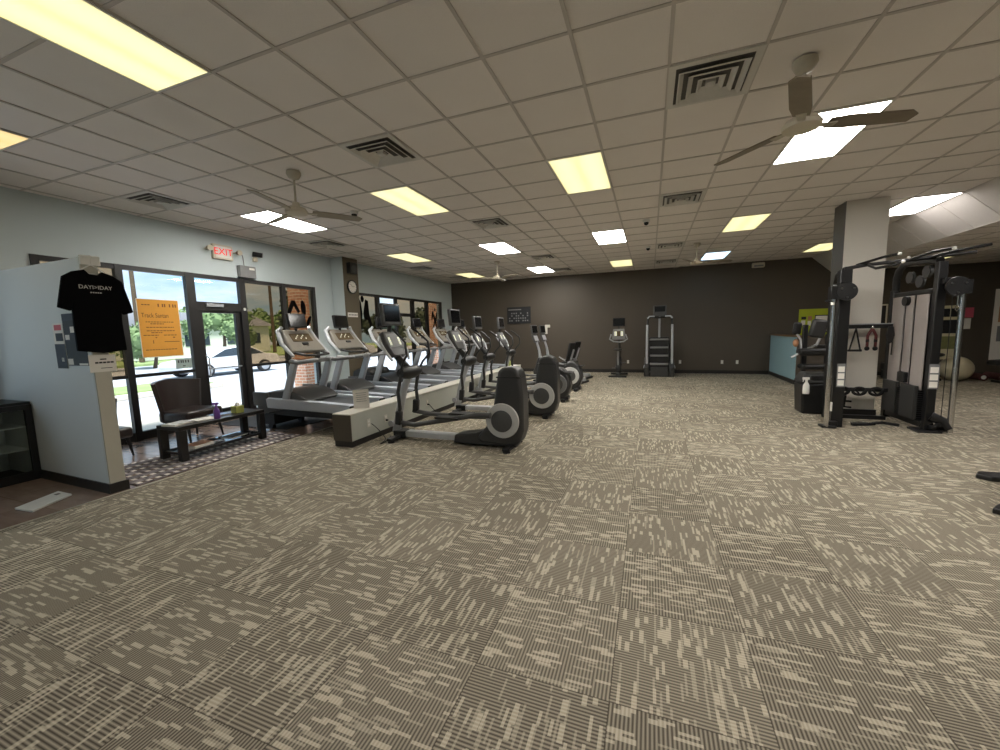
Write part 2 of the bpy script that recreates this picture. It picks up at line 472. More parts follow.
# boxed column on the left wall
f = MB(); f.box(XL, -7.0, 7.93, 8.45, 0, CH)
struct(f.build('wall_column_left', M_wallblue, smooth=False), 'pale blue side of the boxed column between the windows')
f = MB(); f.box(-7.0, -6.99, 7.93, 8.45, 0, CH)
struct(f.build('trim_3', M_colbrown, smooth=False), 'olive-brown face of the boxed column')
# half wall
HA, HB = (-5.11, 2.24), (-5.10, 2.37)
f = MB(); f.prism([(-7.36, 2.30), HA, HB, (-7.36, 2.43)], 0.0, 2.34, 'xy')
struct(f.build('wall_partition', M_halfwall, smooth=False), 'pale free-standing partition wall that stops short of the ceiling')
f = MB(); f.prism([(-5.112, 2.243), (-5.092, 2.243), (-5.088, 2.368), (-5.104, 2.368)], 0.0, 2.341, 'xy')
struct(f.build('trim_4', M_halfend, smooth=False), 'warm white end cap of the partition')
f = MB(); f.prism([(-7.3, 2.285), (-5.10, 2.226), (-5.078, 2.226), (-5.07, 2.385), (-5.12, 2.385), (-7.3, 2.445)], 0.0, 0.10, 'xy')
struct(f.build('baseboard_partition', M_base, smooth=False))
f = MB(); f.box(-7.2, XR, YB - 0.015, YB, 0, 0.11)
struct(f.build('baseboard_back', M_base, smooth=False), 'black baseboard along the brown wall')
f = MB(); f.box(XR - 0.015, XR, YF, YB - 0.02, 0, 0.11)
struct(f.build('baseboard_right', M_base, smooth=False))
f = MB(); f.box(XL, XL + 0.012, W2[1], YB - 0.02, 0, 0.11); f.box(XL, XL + 0.012, W1[1] + 0.01, 7.92, 0, 0.11)
f.box(XL, XL + 0.012, 1.96, 2.27, 0, 0.11)
struct(f.build('baseboard_left', M_base, smooth=False))
# free-standing column on the right
f = MB(); f.box(2.86, 3.40, 8.02, 8.42, 0, CH)
struct(f.build('wall_column_right', M_colwhite, smooth=False), 'off-white square column behind the cable machine')
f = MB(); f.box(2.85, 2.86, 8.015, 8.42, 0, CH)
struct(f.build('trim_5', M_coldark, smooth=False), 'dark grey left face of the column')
f = MB(); f.box(2.84, 3.42, 8.0, 8.02, 0, 0.12); f.box(2.83, 2.85, 8.0, 8.43, 0, 0.12)
struct(f.build('baseboard_column', M_base, smooth=False))
# kiosk half wall at the back right
f = MB(); f.box(3.46, 4.5, 12.0, 12.12, 0, 1.19); f.box(3.46, 3.58, 12.12, YB, 0, 1.19)
struct(f.build('wall_low', M_brown, smooth=False), 'low brown partition enclosing the back right corner')
f = MB(); f.box(3.445, 3.46, 12.0, YB, 0.1, 1.19)
struct(f.build('trim_6', M_kioskblue, smooth=False), 'light blue side of the low partition')
f = MB(); f.box(3.42, 4.52, 11.97, 12.15, 1.19, 1.225); f.box(3.42, 3.61, 12.15, YB, 1.19, 1.225)
struct(f.build('trim_7', M_woodcap, smooth=False), 'brown wooden cap on the low partition')
f = MB(); f.box(3.43, 3.46, 11.985, YB - 0.02, 0, 0.1); f.box(3.46, 4.5, 11.985, 12.0, 0, 0.1)
struct(f.build('baseboard_low', M_base, smooth=False))

# ---------------- windows
def bar(mb, y0, y1, z0, z1, d=0.1): mb.box(XL - 0.055, XL + 0.012 + (d - 0.1), y0, y1, z0, z1)
def win(name, y0, y1, zc=None, up=M_clear, low=M_clear, tr=None):
    """one bay between two mullions; zc low mullion height"""
    g = MB(); bar(g, y0, y1, HEAD - 0.07, HEAD); bar(g, y0, y1, 0.0, 0.13)
    if zc: bar(g, y0, y1, zc - 0.025, zc + 0.025)
    if tr: bar(g, y0, y1, tr - 0.05, tr + 0.05)
    o = struct(g.build(name, M_bronze, smooth=False))
    p = MB(); p.box(XL - 0.035, XL - 0.03, y0, y1, (zc + 0.025) if zc else 0.13, HEAD - 0.07); p.build('upper_pane', up, o, smooth=False)
    if zc:
        p = MB(); p.box(XL - 0.035, XL - 0.03, y0, y1, 0.13, zc - 0.025); p.build('lower_pane', low, o, smooth=False)
    return o
win('window_1', 2.84, 3.61, 0.99, M_tint)
win('window_10', -2.22, -0.22, 0.99)
win('window_11', -0.14, 1.87, 0.99)
win('window_2', 3.70, 4.56, 0.99)
win('window_3', 5.62, 6.45, 0.985, M_tint)
win('window_4', 6.54, 7.28, 0.985, M_tint)
win('window_5', 8.55, 9.60, 0.985, M_tint)
win('window_6', 9.74, 10.50, None)
win('window_7', 10.60, 11.40, 0.985, M_tint, tr=2.12)
win('window_8', 11.56, 12.30, 0.985, M_tint)
win('window_9', 12.46, 13.33, 0.985, M_tint)
f = MB()
for a, b in ((-2.3, -2.22), (-0.22, -0.14), (1.87, 1.95), (2.76, 2.84), (3.61, 3.70), (4.56, 4.70), (5.50, 5.62), (6.45, 6.54), (7.28, 7.36), (8.47, 8.55), (9.60, 9.74), (10.50, 10.60), (11.40, 11.56), (12.30, 12.46), (13.33, 13.43)):
    bar(f, a, b, 0.0, HEAD, 0.11)
struct(f.build('window_mullions', M_bronze, smooth=False), 'dark bronze upright window mullions')
# door
g = MB(); bar(g, 4.70, 5.50, HEAD - 0.07, HEAD); bar(g, 4.70, 5.50, 2.03, 2.18)
d = struct(g.build('door_1', M_bronze, smooth=False), 'glass entrance door with dark bronze frame')
p = MB(); p.box(XL - 0.035, XL - 0.03, 4.70, 5.50, 2.18, HEAD - 0.07); p.build('transom_pane', M_clear, d, smooth=False)
p = MB(); p.box(XL - 0.08, XL - 0.02, 4.71, 4.80, 0.01, 2.07); p.box(XL - 0.08, XL - 0.02, 5.40, 5.49, 0.01, 2.07)
p.box(XL - 0.08, XL - 0.02, 4.80, 5.40, 1.99, 2.07); p.box(XL - 0.08, XL - 0.02, 4.80, 5.40, 0.01, 0.24)
p.build('door_leaf', M_bronze, d, smooth=False)
p = MB(); p.box(XL - 0.05, XL - 0.045, 4.80, 5.40, 0.24, 1.99); p.build('door_pane', M_clear, d, smooth=False)
p = MB(); p.tube([(XL - 0.02, 4.79, 0.85), (XL + 0.05, 4.79, 0.88), (XL + 0.05, 4.79, 1.2), (XL - 0.02, 4.79, 1.23)], 0.012, 8)
p.tube([(XL - 0.02, 4.82, 1.0), (XL + 0.05, 4.82, 1.0), (XL + 0.05, 5.38, 1.0), (XL - 0.02, 5.38, 1.0)], 0.012, 8)
p.build('door_handle', M_silver, d)
p = MB(); p.box(XL + 0.013, XL + 0.05, 4.85, 5.15, 2.095, 2.155); p.build('door_closer', M_silver, d, bevel=0.005)
p = MB(); p.lathe([(0.0, 0), (0.025, 0), (0.025, 0.02), (0, 0.02)], (XL + 0.021, 5.56, 2.08), 'X', 12)
p.build('contact_sensor', M_white, d)

# ------------------------------------------------------------------ ceiling fixtures
COLN = {-9: 'beside the window wall', -5: 'over the treadmill side', -1: 'left of the centre line', 3: 'right of the centre line', 7: 'beside the sloped soffit'}
ROWN = {-3: 'nearest row', 3: 'second row', 9: 'third row', 15: 'row nearest the brown wall'}
NAMEC = {'L_yel': ('warm yellow', L_yel), 'L_org': ('amber', L_org), 'L_wht': ('bright white', L_wht), 'L_pnk': ('soft pinkish-white', L_pnk), 'L_blu': ('cool blue-white', L_blu)}
LT = {(-9, -3): 'L_org', (-5, -3): 'L_yel', (-1, -3): 'L_pnk', (3, -3): 'L_pnk', (7, -3): 'L_yel',
      (-9, 3): 'L_wht', (-5, 3): 'L_yel', (-1, 3): 'L_yel', (3, 3): 'L_wht', (7, 3): 'L_pnk',
      (-9, 9): 'L_yel', (-5, 9): 'L_wht', (-1, 9): 'L_wht', (3, 9): 'L_yel', (7, 9): 'L_pnk',
      (-9, 15): 'L_yel', (-5, 15): 'L_wht', (-1, 15): 'L_yel', (3, 15): 'L_blu', (7, 15): 'L_yel',
      (-5, -9): 'L_yel', (3, -9): 'L_yel'}
def ceiling_light(x0, y0, w, l, z, kind, where):
    adj, lm = NAMEC[kind]
    t = thing('ceiling_light', f'{adj} recessed ceiling light {where}', 'ceiling light', (x0 + w / 2, y0 + l / 2, z), 0, 'recessed ceiling light panels')
    a, b = w / 2, l / 2
    g = MB(); e = 0.018
    g.box(-a, a, -b, -b + e, -0.006, 0.007); g.box(-a, a, b - e, b, -0.006, 0.007)
    g.box(-a, -a + e, -b + e, b - e, -0.006, 0.007); g.box(a - e, a, -b + e, b - e, -0.006, 0.007)
    g.build('frame', M_white, t, smooth=False)
    g = MB(); g.box(-a + e, a - e, -b + e, b - e, -0.002, 0.006)
    g.build('lens', lm, t, smooth=False)
for (cx, ry), kd in LT.items():
    if ry < -3: where = 'behind the camera, ' + ('left' if cx < 0 else 'right')
    else: where = COLN[cx] + ', ' + ROWN[ry]
    ceiling_light(GX + (cx) * GS, GY + ry * GS, GS, 2 * GS, CH, kd, where)
ceiling_light(5.95, 11.9, GS, 2 * GS, LC, 'L_yel', 'in the lower ceiling at the back right')
ceiling_light(6.06, 8.2, GS, 2 * GS, LC, 'L_pnk', 'in the lower ceiling beside the column')
ceiling_light(6.06, 3.2, GS, 2 * GS, LC, 'L_pnk', 'in the lower ceiling out to the right')

def ceiling_vent(x, y, label):
    t = thing('ceiling_vent', label, 'vent', (x, y, CH), 0, 'square ceiling air vents')
    s = 0.305
    g = MB(); g.box(-s, s, -s, s, 0.0, 0.008); g.build('duct_plate', M_duct, t, smooth=False)
    g = MB(); e = 0.05
    g.box(-s, s, -s, -s + e, -0.006, 0); g.box(-s, s, s - e, s, -0.006, 0); g.box(-s, -s + e, -s + e, s - e, -0.006, 0); g.box(s - e, s, -s + e, s - e, -0.006, 0)
    g.build('frame', M_alu, t, smooth=False)
    for q in (0.235, 0.165, 0.095):
        g = MB(); i = q - 0.038
        A = [g.v((a * q, b * q, -0.028)) for a, b in ((-1, -1), (1, -1), (1, 1), (-1, 1))]
        B = [g.v((a * i, b * i, -0.004)) for a, b in ((-1, -1), (1, -1), (1, 1), (-1, 1))]
        C = [g.v((a * (q - 0.008), b * (q - 0.008), -0.032)) for a, b in ((-1, -1), (1, -1), (1, 1), (-1, 1))]
        for k in range(4):
            g.f([A[k], A[(k + 1) % 4], B[(k + 1) % 4], B[k]]); g.f([A[k], A[(k + 1) % 4], C[(k + 1) % 4], C[k]])
            g.f([C[k], C[(k + 1) % 4], B[(k + 1) % 4], B[k]])
        g.build('louvre_ring', M_alu, t, smooth=False)
    g = MB(); g.box(-0.035, 0.035, -0.035, 0.035, -0.03, -0.004); g.build('centre_plate', M_alu, t, smooth=False)
VC = {-10: 'nearest the window wall', -4: 'in the left-middle line', 1: 'in the right-middle line'}
for cx in (-10, -4, 1):
    for ry, rn in ((1, 'first'), (6, 'second'), (12, 'third'), (16, 'farthest')):
        ceiling_vent(GX + cx * GS + GS / 2, GY + ry * GS + GS / 2, f'square louvred ceiling vent {VC[cx]}, {rn} from the camera')

def fan(name_label, x, y, angs, blade_m, down=0.44, L=0.74):
    t = thing('ceiling_fan', name_label, 'ceiling fan', (x, y, CH), 0, 'three-blade ceiling fans')
    g = MB(); g.lathe([(0, 0), (0.075, 0), (0.08, -0.03), (0.055, -0.075), (0.02, -0.09), (0, -0.09)]); g.build('ceiling_canopy', M_fanwhite, t)
    g = MB(); g.tube([(0, 0, -0.08), (0, 0, -down + 0.05)], 0.012, 10); g.build('rod', M_fanwhite, t)
    g = MB(); g.lathe([(0, -down + 0.1), (0.035, -down + 0.1), (0.045, -down + 0.05), (0.1, -down + 0.035), (0.125, -down), (0.12, -down - 0.025), (0.06, -down - 0.04), (0, -down - 0.042)])
    g.build('motor_housing', M_cream_tube, t)
    for a in angs:
        g = MB(); g.M = Matrix.Rotation(math.radians(a), 4, 'Z') @ Matrix.Translation((0, 0, -down + 0.0)) @ Matrix.Rotation(math.radians(-12), 4, 'X')
        g.prism([(0.17, -0.05), (0.3, -0.068), (L - 0.06, -0.06), (L, -0.02), (L - 0.02, 0.055), (0.3, 0.062), (0.17, 0.05)], -0.005, 0.004, 'xy')
        b = g.build('blade', blade_m, t, smooth=False)
        g = MB(); g.M = Matrix.Rotation(math.radians(a), 4, 'Z') @ Matrix.Translation((0, 0, -down))
        g.prism([(0.09, -0.02), (0.22, -0.032), (0.22, 0.032), (0.09, 0.02)], -0.014, -0.005, 'xy'); g.build('blade_bracket', M_fanwhite, b, smooth=False)
fan('large ceiling fan with worn grey blades in front of the brightest light', 1.018, 3.69, (13, 130, 253), M_fanblade)
M_fanblade2 = mat('pale_taupe_fan_blade', srgb(158, 148, 132), 0.45, 0.0, var=0.06, scale=10)
fan('cream ceiling fan hanging on the window side of the ceiling', -3.87, 3.69, (53, 162, 283), M_fanblade2)
fan('small-looking far ceiling fan over the elliptical row', -3.94, 10.42, (95, 215, 335), M_fanblade2)
fan('far ceiling fan beside the blue-white light', 0.98, 10.42, (5, 125, 245), M_fanblade2)

def dome(label, x, y, z=CH):
    t = thing('security_camera', label, 'security camera', (x, y, z), 0, 'dome security cameras')
    g = MB(); g.lathe([(0, 0), (0.06, 0), (0.06, -0.03), (0.05, -0.045), (0, -0.045)]); g.build('base', M_white, t)
    g = MB(); g.ell((0, 0, -0.05), (0.042, 0.042, 0.045)); g.build('lens_dome', M_screen, t)
dome('white dome camera on the ceiling beside the second vent', -0.09, 7.75)
dome('small dome camera farther back on the ceiling by the third vent', -0.07, 10.25)
dome('dome camera on the ceiling near the tip of the cream fan', -4.28, 5.18)
t = thing('wall_speaker', 'off-white box unit high on the brown wall under the ceiling', 'wall unit', (3.02, YB, 3.3))
g = MB(); g.box(-0.16, 0.16, -0.14, -0.002, -0.07, 0.07); g.build('housing', M_cream_tube, t, bevel=0.02)
g = MB(); g.box(-0.12, 0.12, -0.146, -0.139, -0.05, 0.0); g.build('grille', M_grey, t, smooth=False)

# ------------------------------------------------------------------ things on the left wall
X0 = XL
t = thing('exit_sign', 'red lettered EXIT sign above the entrance door', 'exit sign', (X0, 5.23, 3.09))
g = MB(); g.box(0.0, 0.06, -0.18, 0.18, -0.13, 0.13); g.build('housing', M_cream_tube, t, bevel=0.008)
g = MB(); g.box(0.06, 0.064, -0.15, 0.15, -0.1, 0.1); g.build('face', M_white, t, smooth=False)
text('EXIT', 0.17, M_exitred, 'lettering', t, (0.066, 0.0, 0.0), ((0, 1, 0), (0, 0, 1)), 0.002)
for s in (-1, 1):
    g = MB(); g.lathe([(0, -0.03), (0.035, -0.03), (0.05, 0.04), (0, 0.04)], (0.09, s * 0.27, 0.03), 'X', 14); g.tube([(0.02, s * 0.17, 0.02), (0.06, s * 0.25, 0.03)], 0.014, 8)
    g.build('lamp_head', M_cream_tube, t)
g = MB(); g.tube([(0.01, 0.33, 0.05), (0.01, 0.38, 0.07), (0.01, 0.41, -0.02), (0.01, 0.42, -0.18)], 0.007, 8); g.build('conduit', M_grey, t)
t = thing('battery_box', 'grey emergency battery box under the conduit of the exit sign', 'battery box', (X0, 5.66, 2.79))
g = MB(); g.box(0, 0.1, -0.16, 0.16, -0.11, 0.11); g.build('case', M_grey, t, bevel=0.008)
g = MB(); g.box(0.1, 0.103, 0.02, 0.13, 0.04, 0.08); g.build('sticker', M_paper, t, smooth=False)
t = thing('security_camera', 'black and white bullet camera beside the exit sign', 'security camera', (X0, 5.88, 3.12))
g = MB(); g.box(0, 0.05, -0.04, 0.04, -0.1, -0.02); g.tube([(0.03, 0, -0.05), (0.07, 0, 0.02)], 0.014, 8); g.build('mount', M_cream_tube, t, bevel=0.004)
g = MB(); g.tube([(0.03, -0.04, 0.045), (0.15, 0.07, 0.02)], 0.045, 14); g.build('body', M_black, t)

t = thing('wall_clock', 'round black-rimmed wall clock on the brown column face', 'clock', (-6.99, 8.19, 2.72))
g = MB(); g.lathe([(0, 0), (0.165, 0), (0.17, 0.03), (0.15, 0.04), (0.145, 0.025), (0, 0.025)], (0, 0, 0), 'X', 32); g.build('rim', M_black, t)
g = MB(); g.lathe([(0, 0.026), (0.142, 0.026), (0.142, 0.028), (0, 0.028)], (0, 0, 0), 'X', 32); g.build('dial', M_paper, t)
g = MB()
for k in range(12):
    a = k * PI / 6; g.obox((0.03, 0.12 * math.sin(a), 0.12 * math.cos(a)), (0.002, 0.008, 0.022), rx=-a)
g.build('hour_marks', M_ink, t, smooth=False)
for a, l in ((PI * 0.42, 0.07), (PI * 1.72, 0.1)):
    g = MB(); g.obox((0.032, l / 2 * math.sin(a), l / 2 * math.cos(a)), (0.002, 0.008, l), rx=-a); g.build('hand', M_ink, t, smooth=False)
t = thing('wall_speaker', 'small black speaker box at the top of the brown column face', 'speaker', (-6.99, 8.17, 3.17))
g = MB(); g.box(0.0, 0.12, -0.12, 0.12, -0.13, 0.13); g.build('cabinet', M_black, t, bevel=0.008)
g = MB(); g.lathe([(0, 0), (0.08, 0), (0.09, 0.008), (0, 0.008)], (0.12, 0, -0.02), 'X', 20); g.build('cone', M_char, t)
t = thing('notice_plate', 'small white notice strip on the brown column face below the clock', 'notice', (-6.99, 8.17, 2.03))
g = MB(); g.box(0, 0.006, -0.18, 0.18, -0.055, 0.055); g.build('plate', M_paper, t, smooth=False)
g = MB(); [g.box(0.006, 0.0075, -0.15 + 0.055 * k, -0.115 + 0.055 * k, -0.015, 0.015) for k in range(6)]; g.build('print', M_inkgrey, t, smooth=False)

# orange notice on the glass
t = thing('orange_notice', 'large orange paper notice taped on the window glass', 'notice', (X0 - 0.027, 4.14, 1.72))
g = MB(); g.box(0, 0.002, -0.285, 0.285, -0.45, 0.45); g.build('sheet', M_orange, t, smooth=False)
g = MB(); g.box(-0.0012, -0.0002, -0.295, 0.295, -0.46, 0.46); g.build('backing_sheet', M_paper, t, smooth=False)
B = ((0, 1, 0), (0, 0, 1))
text('Track Santan', 0.1, M_orangeink, 'title', t, (0.0035, -0.25, 0.20), B, 0.0005, 'LEFT', 0.72)
g = MB(); random.seed(3)
for row, (z, x0, x1) in enumerate(((0.10, -0.2, 0.19), (0.07, -0.14, 0.05), (0.015, -0.2, 0.19), (-0.04, -0.2, 0.2), (-0.07, -0.14, 0.02), (-0.34, -0.24, 0.2), (-0.11, -0.25, -0.04), (-0.11, 0.03, 0.22))):
    x = x0
    while x < x1:
        w = random.uniform(0.015, 0.045); g.box(0.002, 0.003, x, min(x + w, x1), z - 0.006, z + 0.006); x += w + 0.009
for x in (-0.23, -0.19, -0.15): g.box(0.002, 0.003, x, x + 0.03, 0.36, 0.375)
for x in (-0.01, 0.05, 0.08, 0.15, 0.2, 0.235): g.box(0.002, 0.003, x, x + 0.018, 0.34, 0.39)
g.box(0.002, 0.003, -0.09, -0.07, -0.155, -0.14); g.box(0.002, 0.003, 0.16, 0.19, -0.155, -0.14); g.box(0.002, 0.003, -0.13, -0.12, -0.24, -0.19); g.box(0.002, 0.003, 0.03, 0.25, -0.222, -0.212)
g.build('printed_lines', M_orangeink, t, smooth=False)['kind'] = 'stuff'
t = thing('window_sticker', 'small grey-green sticker in the corner of the window below the orange notice', 'sticker', (X0 - 0.027, 4.42, 1.13))
M_stick = mat('translucent_sticker', srgb(168, 186, 180), 0.6, var=0.03)
g = MB(); g.box(0, 0.002, -0.125, 0.125, -0.085, 0.085); g.build('sheet', M_stick, t, smooth=False)
g = MB()
for k, x in enumerate((-0.09, -0.05, -0.02, 0.02, 0.06)): g.box(0.002, 0.003, x, x + 0.02, 0.01, 0.055)
g.box(0.002, 0.003, -0.02, 0.02, -0.05, -0.035); g.build('print', M_char, t, smooth=False)

# silhouettes on the tinted panes
def decal(label, polys):
    g = MB()
    for p in polys: g.prism(p, X0 - 0.027, X0 - 0.0255, 'yz')
    tag(g.build('window_decal', M_decal, smooth=False), label, 'window decal', 'black athlete silhouettes on the tinted panes')
def blobp(cy, cz, ry, rz, a=0, n=14):
    return [(cy + ry * math.cos(q) * math.cos(a) - rz * math.sin(q) * math.sin(a), cz + ry * math.cos(q) * math.sin(a) + rz * math.sin(q) * math.cos(a)) for q in [2 * PI * k / n for k in range(n)]]
decal('black stretching figure film on the last tinted pane behind the nearest treadmill',
      [[(6.58, 2.06), (6.70, 2.32), (6.80, 2.32), (6.92, 2.08), (6.86, 2.05), (6.76, 2.20), (6.66, 2.03)], blobp(7.02, 2.17, 0.07, 0.17, 0.1), blobp(7.14, 1.86, 0.05, 0.16, -0.5), blobp(6.85, 1.98, 0.1, 0.06)])
decal('black figure film with raised arms on the pane right of the clock column',
      [[(8.72, 1.9), (8.78, 2.42), (8.88, 2.52), (8.98, 2.42), (9.02, 2.1), (8.95, 1.7), (8.85, 1.68), (8.9, 2.0)], [(9.05, 2.1), (9.16, 2.5), (9.28, 2.46), (9.3, 2.1), (9.42, 1.75), (9.34, 1.7), (9.2, 1.95), (9.1, 1.9)], blobp(9.04, 2.5, 0.07, 0.09)])
decal('black running figure film on the brownish pane at the far end of the windows',
      [[(12.7, 2.0), (12.78, 2.3), (12.86, 2.3), (13.0, 2.05), (13.08, 2.28), (13.16, 2.24), (13.06, 1.92), (13.14, 1.66), (13.06, 1.62), (12.96, 1.88), (12.84, 1.62), (12.78, 1.66), (12.9, 1.98), (12.82, 2.12), (12.76, 1.98)], blobp(12.98, 2.36, 0.05, 0.06)])

# ------------------------------------------------------------------ partition things
TS0 = (-5.06, 2.31, 2.24)
t = thing('t_shirt', 'black t-shirt with white lettering hanging on the end of the pale partition', 't-shirt', TS0)
yz = [(y_ * 0.94, z_ * 0.985) for y_, z_ in [(-0.07, -0.02), (-0.16, -0.045), (-0.24, -0.10), (-0.29, -0.34), (-0.30, -0.39), (-0.21, -0.42), (-0.195, -0.36), (-0.20, -0.55), (-0.20, -0.80),
      (0.0, -0.83), (0.20, -0.81), (0.19, -0.55), (0.195, -0.40), (0.215, -0.445), (0.30, -0.42), (0.285, -0.34), (0.23, -0.11), (0.15, -0.055), (0.07, -0.03), (0.035, -0.065), (-0.035, -0.06)]]
g = MB(); g.prism(yz, -0.012, 0.024, 'yz'); g.build('shirt_body', M_shirt, t, bevel=0.009, seg=3)
text('DAYI>IDAY', 0.052, M_shirtprint, 'front_lettering', t, (0.0255, 0.0, -0.185), B, 0.0006, 'CENTER', 0.95)
g = MB(); [g.box(0.025, 0.0262, -0.045 + 0.018 * k, -0.033 + 0.018 * k, -0.238, -0.228) for k in range(5)]; g.build('small_print', M_shirtprint, t, smooth=False)
t = thing('coat_hanger', 'white plastic hanger holding the black t-shirt', 'hanger', TS0)
g = MB(); g.tube([(-0.012, -0.11, -0.055), (-0.012, -0.07, -0.015), (-0.012, 0.0, 0.035), (-0.012, 0.07, -0.015), (-0.012, 0.11, -0.055)], 0.007, 8); g.tube([(-0.012, -0.11, -0.055), (-0.012, -0.04, -0.05), (-0.012, 0.04, -0.05), (-0.012, 0.11, -0.055)], 0.005, 8)
g.tube([(0, 0, 0.04), (0, 0.0, 0.085), (0, 0.018, 0.105), (-0.005, 0.0, 0.125)], 0.004, 8); g.build('hanger_frame', M_white, t)
g = MB(); g.box(-0.03, -0.002, -0.075, 0.075, 0.03, 0.12); g.build('clip', M_white, t, bevel=0.006)
def poster(name, label, x, z, w, h, m, prints, y=2.235, cat='poster', ry=0):
    yy = 2.30 - 0.06 * (x + 7.36) / 2.25 - 0.004
    t = thing(name, label, cat, (x, yy, z), -0.0267)
    g = MB(); g.box(-w / 2, w / 2, -0.002, 0.001, -h / 2, h / 2); g.build('sheet', m, t, smooth=False)
    for nm, pm, bs in prints:
        g = MB()
        for (a, b, c, d) in bs: g.box(a, b, -0.0032, -0.002, c, d)
        g.build(nm, pm, t, smooth=False)
M_navy = mat('grey_blue_print', srgb(44, 48, 60), 0.7, var=0.1, scale=12)
M_photo = mat('dark_photo_print', srgb(34, 36, 40), 0.7, var=0.35, scale=18)
M_redp = mat('red_print', srgb(200, 70, 80), 0.6, var=0.03)
poster('poster', 'narrow white and dark-blue flyer, leftmost on the partition', -5.66, 1.50, 0.2, 0.46, M_paper,
       [('dark_panel', M_navy, [(-0.1, 0.1, -0.23, 0.02)]), ('red_block', M_redp, [(-0.07, 0.07, 0.16, 0.215)]), ('picture', M_photo, [(-0.06, 0.08, 0.05, 0.13)]), ('logo', M_paper, [(0.0, 0.05, -0.16, -0.12)])])
poster('poster', 'tall photo poster on the partition, half hidden by the t-shirt', -5.44, 1.56, 0.22, 0.52, M_photo,
       [('band', M_navy, [(-0.11, 0.11, 0.19, 0.26)]), ('panels', M_paper, [(-0.09, -0.01, 0.0, 0.05), (0.02, 0.1, 0.07, 0.13), (-0.1, 0.0, -0.25, -0.19)])])
poster('poster', 'wide dark photo poster on the partition under the t-shirt hem', -5.25, 1.38, 0.18, 0.16, M_photo,
       [('caption', M_paper, [(-0.08, 0.08, -0.075, -0.055)])])
t = thing('paper_sign', 'white paper sign taped below the t-shirt on the partition end', 'sign', (-5.086, 2.31, 1.32))
g = MB(); g.box(0, 0.002, -0.105, 0.105, -0.085, 0.085); g.build('sheet', M_paper, t, smooth=False)
g = MB(); g.box(0.002, 0.003, -0.02, 0.03, 0.035, 0.047); [g.box(0.002, 0.003, -0.06 + 0.03 * k, -0.035 + 0.03 * k, 0.0, 0.016) for k in range(5)]; g.box(0.002, 0.003, -0.02, 0.07, -0.05, -0.044)
g.build('print', M_ink, t, smooth=False)

# display cooler
t = thing('display_cooler', 'low black-framed glass door cooler beside the partition', 'cooler', (-6.5, 1.72, 0))
g = MB(); y0, y1 = -0.62, 0.55
g.box(-0.62, -0.60, y0, y1, 0.04, 0.86); g.box(-0.60, -0.02, y0, y0 + 0.03, 0.04, 0.86); g.box(-0.60, -0.02, y1 - 0.03, y1, 0.04, 0.86)
g.box(-0.62, 0.0, y0, y1, 0.86, 0.89); g.box(-0.62, 0.0, y0, y1, 0.0, 0.05); g.build('cabinet', M_frameblk, t, smooth=False)
g = MB(); g.box(-0.595, -0.59, y0 + 0.03, y1 - 0.03, 0.05, 0.86); g.build('back_panel', M_white, t, smooth=False)
g = MB(); e = 0.055
g.box(-0.02, 0.02, y0, y0 + e, 0.05, 0.86); g.box(-0.02, 0.02, y1 - e, y1, 0.05, 0.86); g.box(-0.02, 0.02, y0 + e, y1 - e, 0.05, 0.05 + e); g.box(-0.02, 0.02, y0 + e, y1 - e, 0.86 - e, 0.86)
dr = g.build('door_frame', M_frameblk, t, smooth=False)
g = MB(); g.box(-0.004, 0.002, y0 + e, y1 - e, 0.05 + e, 0.86 - e); g.build('glass', M_cool, dr, smooth=False)
g = MB(); g.box(-0.59, -0.03, y1 - 0.036, y1 - 0.031, 0.055, 0.855); g.build('liner', M_white, t, smooth=False)
for z in (0.34, 0.60):
    g = MB(); g.box(-0.56, -0.06, y0 + 0.035, y1 - 0.035, z, z + 0.012); g.build('shelf', M_white, t, smooth=False)
t = thing('storage_box', 'dark red box standing on top of the cooler', 'box', (-6.85, 1.56, 0.892))
g = MB(); g.box(-0.15, 0.15, -0.15, 0.15, 0, 0.2); g.build('carton', mat('dark_red_carton', srgb(96, 44, 40), 0.7), t, bevel=0.004)
g = MB(); g.box(-0.15, 0.15, -0.02, 0.02, 0.2, 0.203); g.build('tape', M_cream, t, smooth=False)

# white plate on tile floor
t = thing('floor_plate', 'thin white rectangular panel lying on the brown tiles', 'panel', (-5.455, 1.91, 0.0), 0)
g = MB(); g.prism([(-0.045, -0.19), (0.215, -0.17), (0.035, 0.17), (-0.215, 0.17)], 0.004, 0.022, 'xy'); g.build('plate', M_white, t, bevel=0.003)
g = MB(); g.box(-0.12, -0.075, 0.10, 0.135, 0.022, 0.0235); g.build('dark_label', M_char, t, smooth=False)

# ------------------------------------------------------------------ waiting area
g = MB(); g.box(-6.05, -5.08, 2.45, 4.58, 0.0, 0.012)
tag(g.build('runner_rug', M_rug, bevel=0.003), 'black brown and white patterned runner rug under the low black table', 'rug')
g = MB(); g.prism([(-7.25, 4.75), (-5.62, 4.80), (-5.45, 5.95), (-7.25, 5.95)], 0.0, 0.01, 'xy')
tag(g.build('floor_mat', M_mat, bevel=0.003), 'dark grey rubber mat on the tiles in front of the entrance door', 'mat')

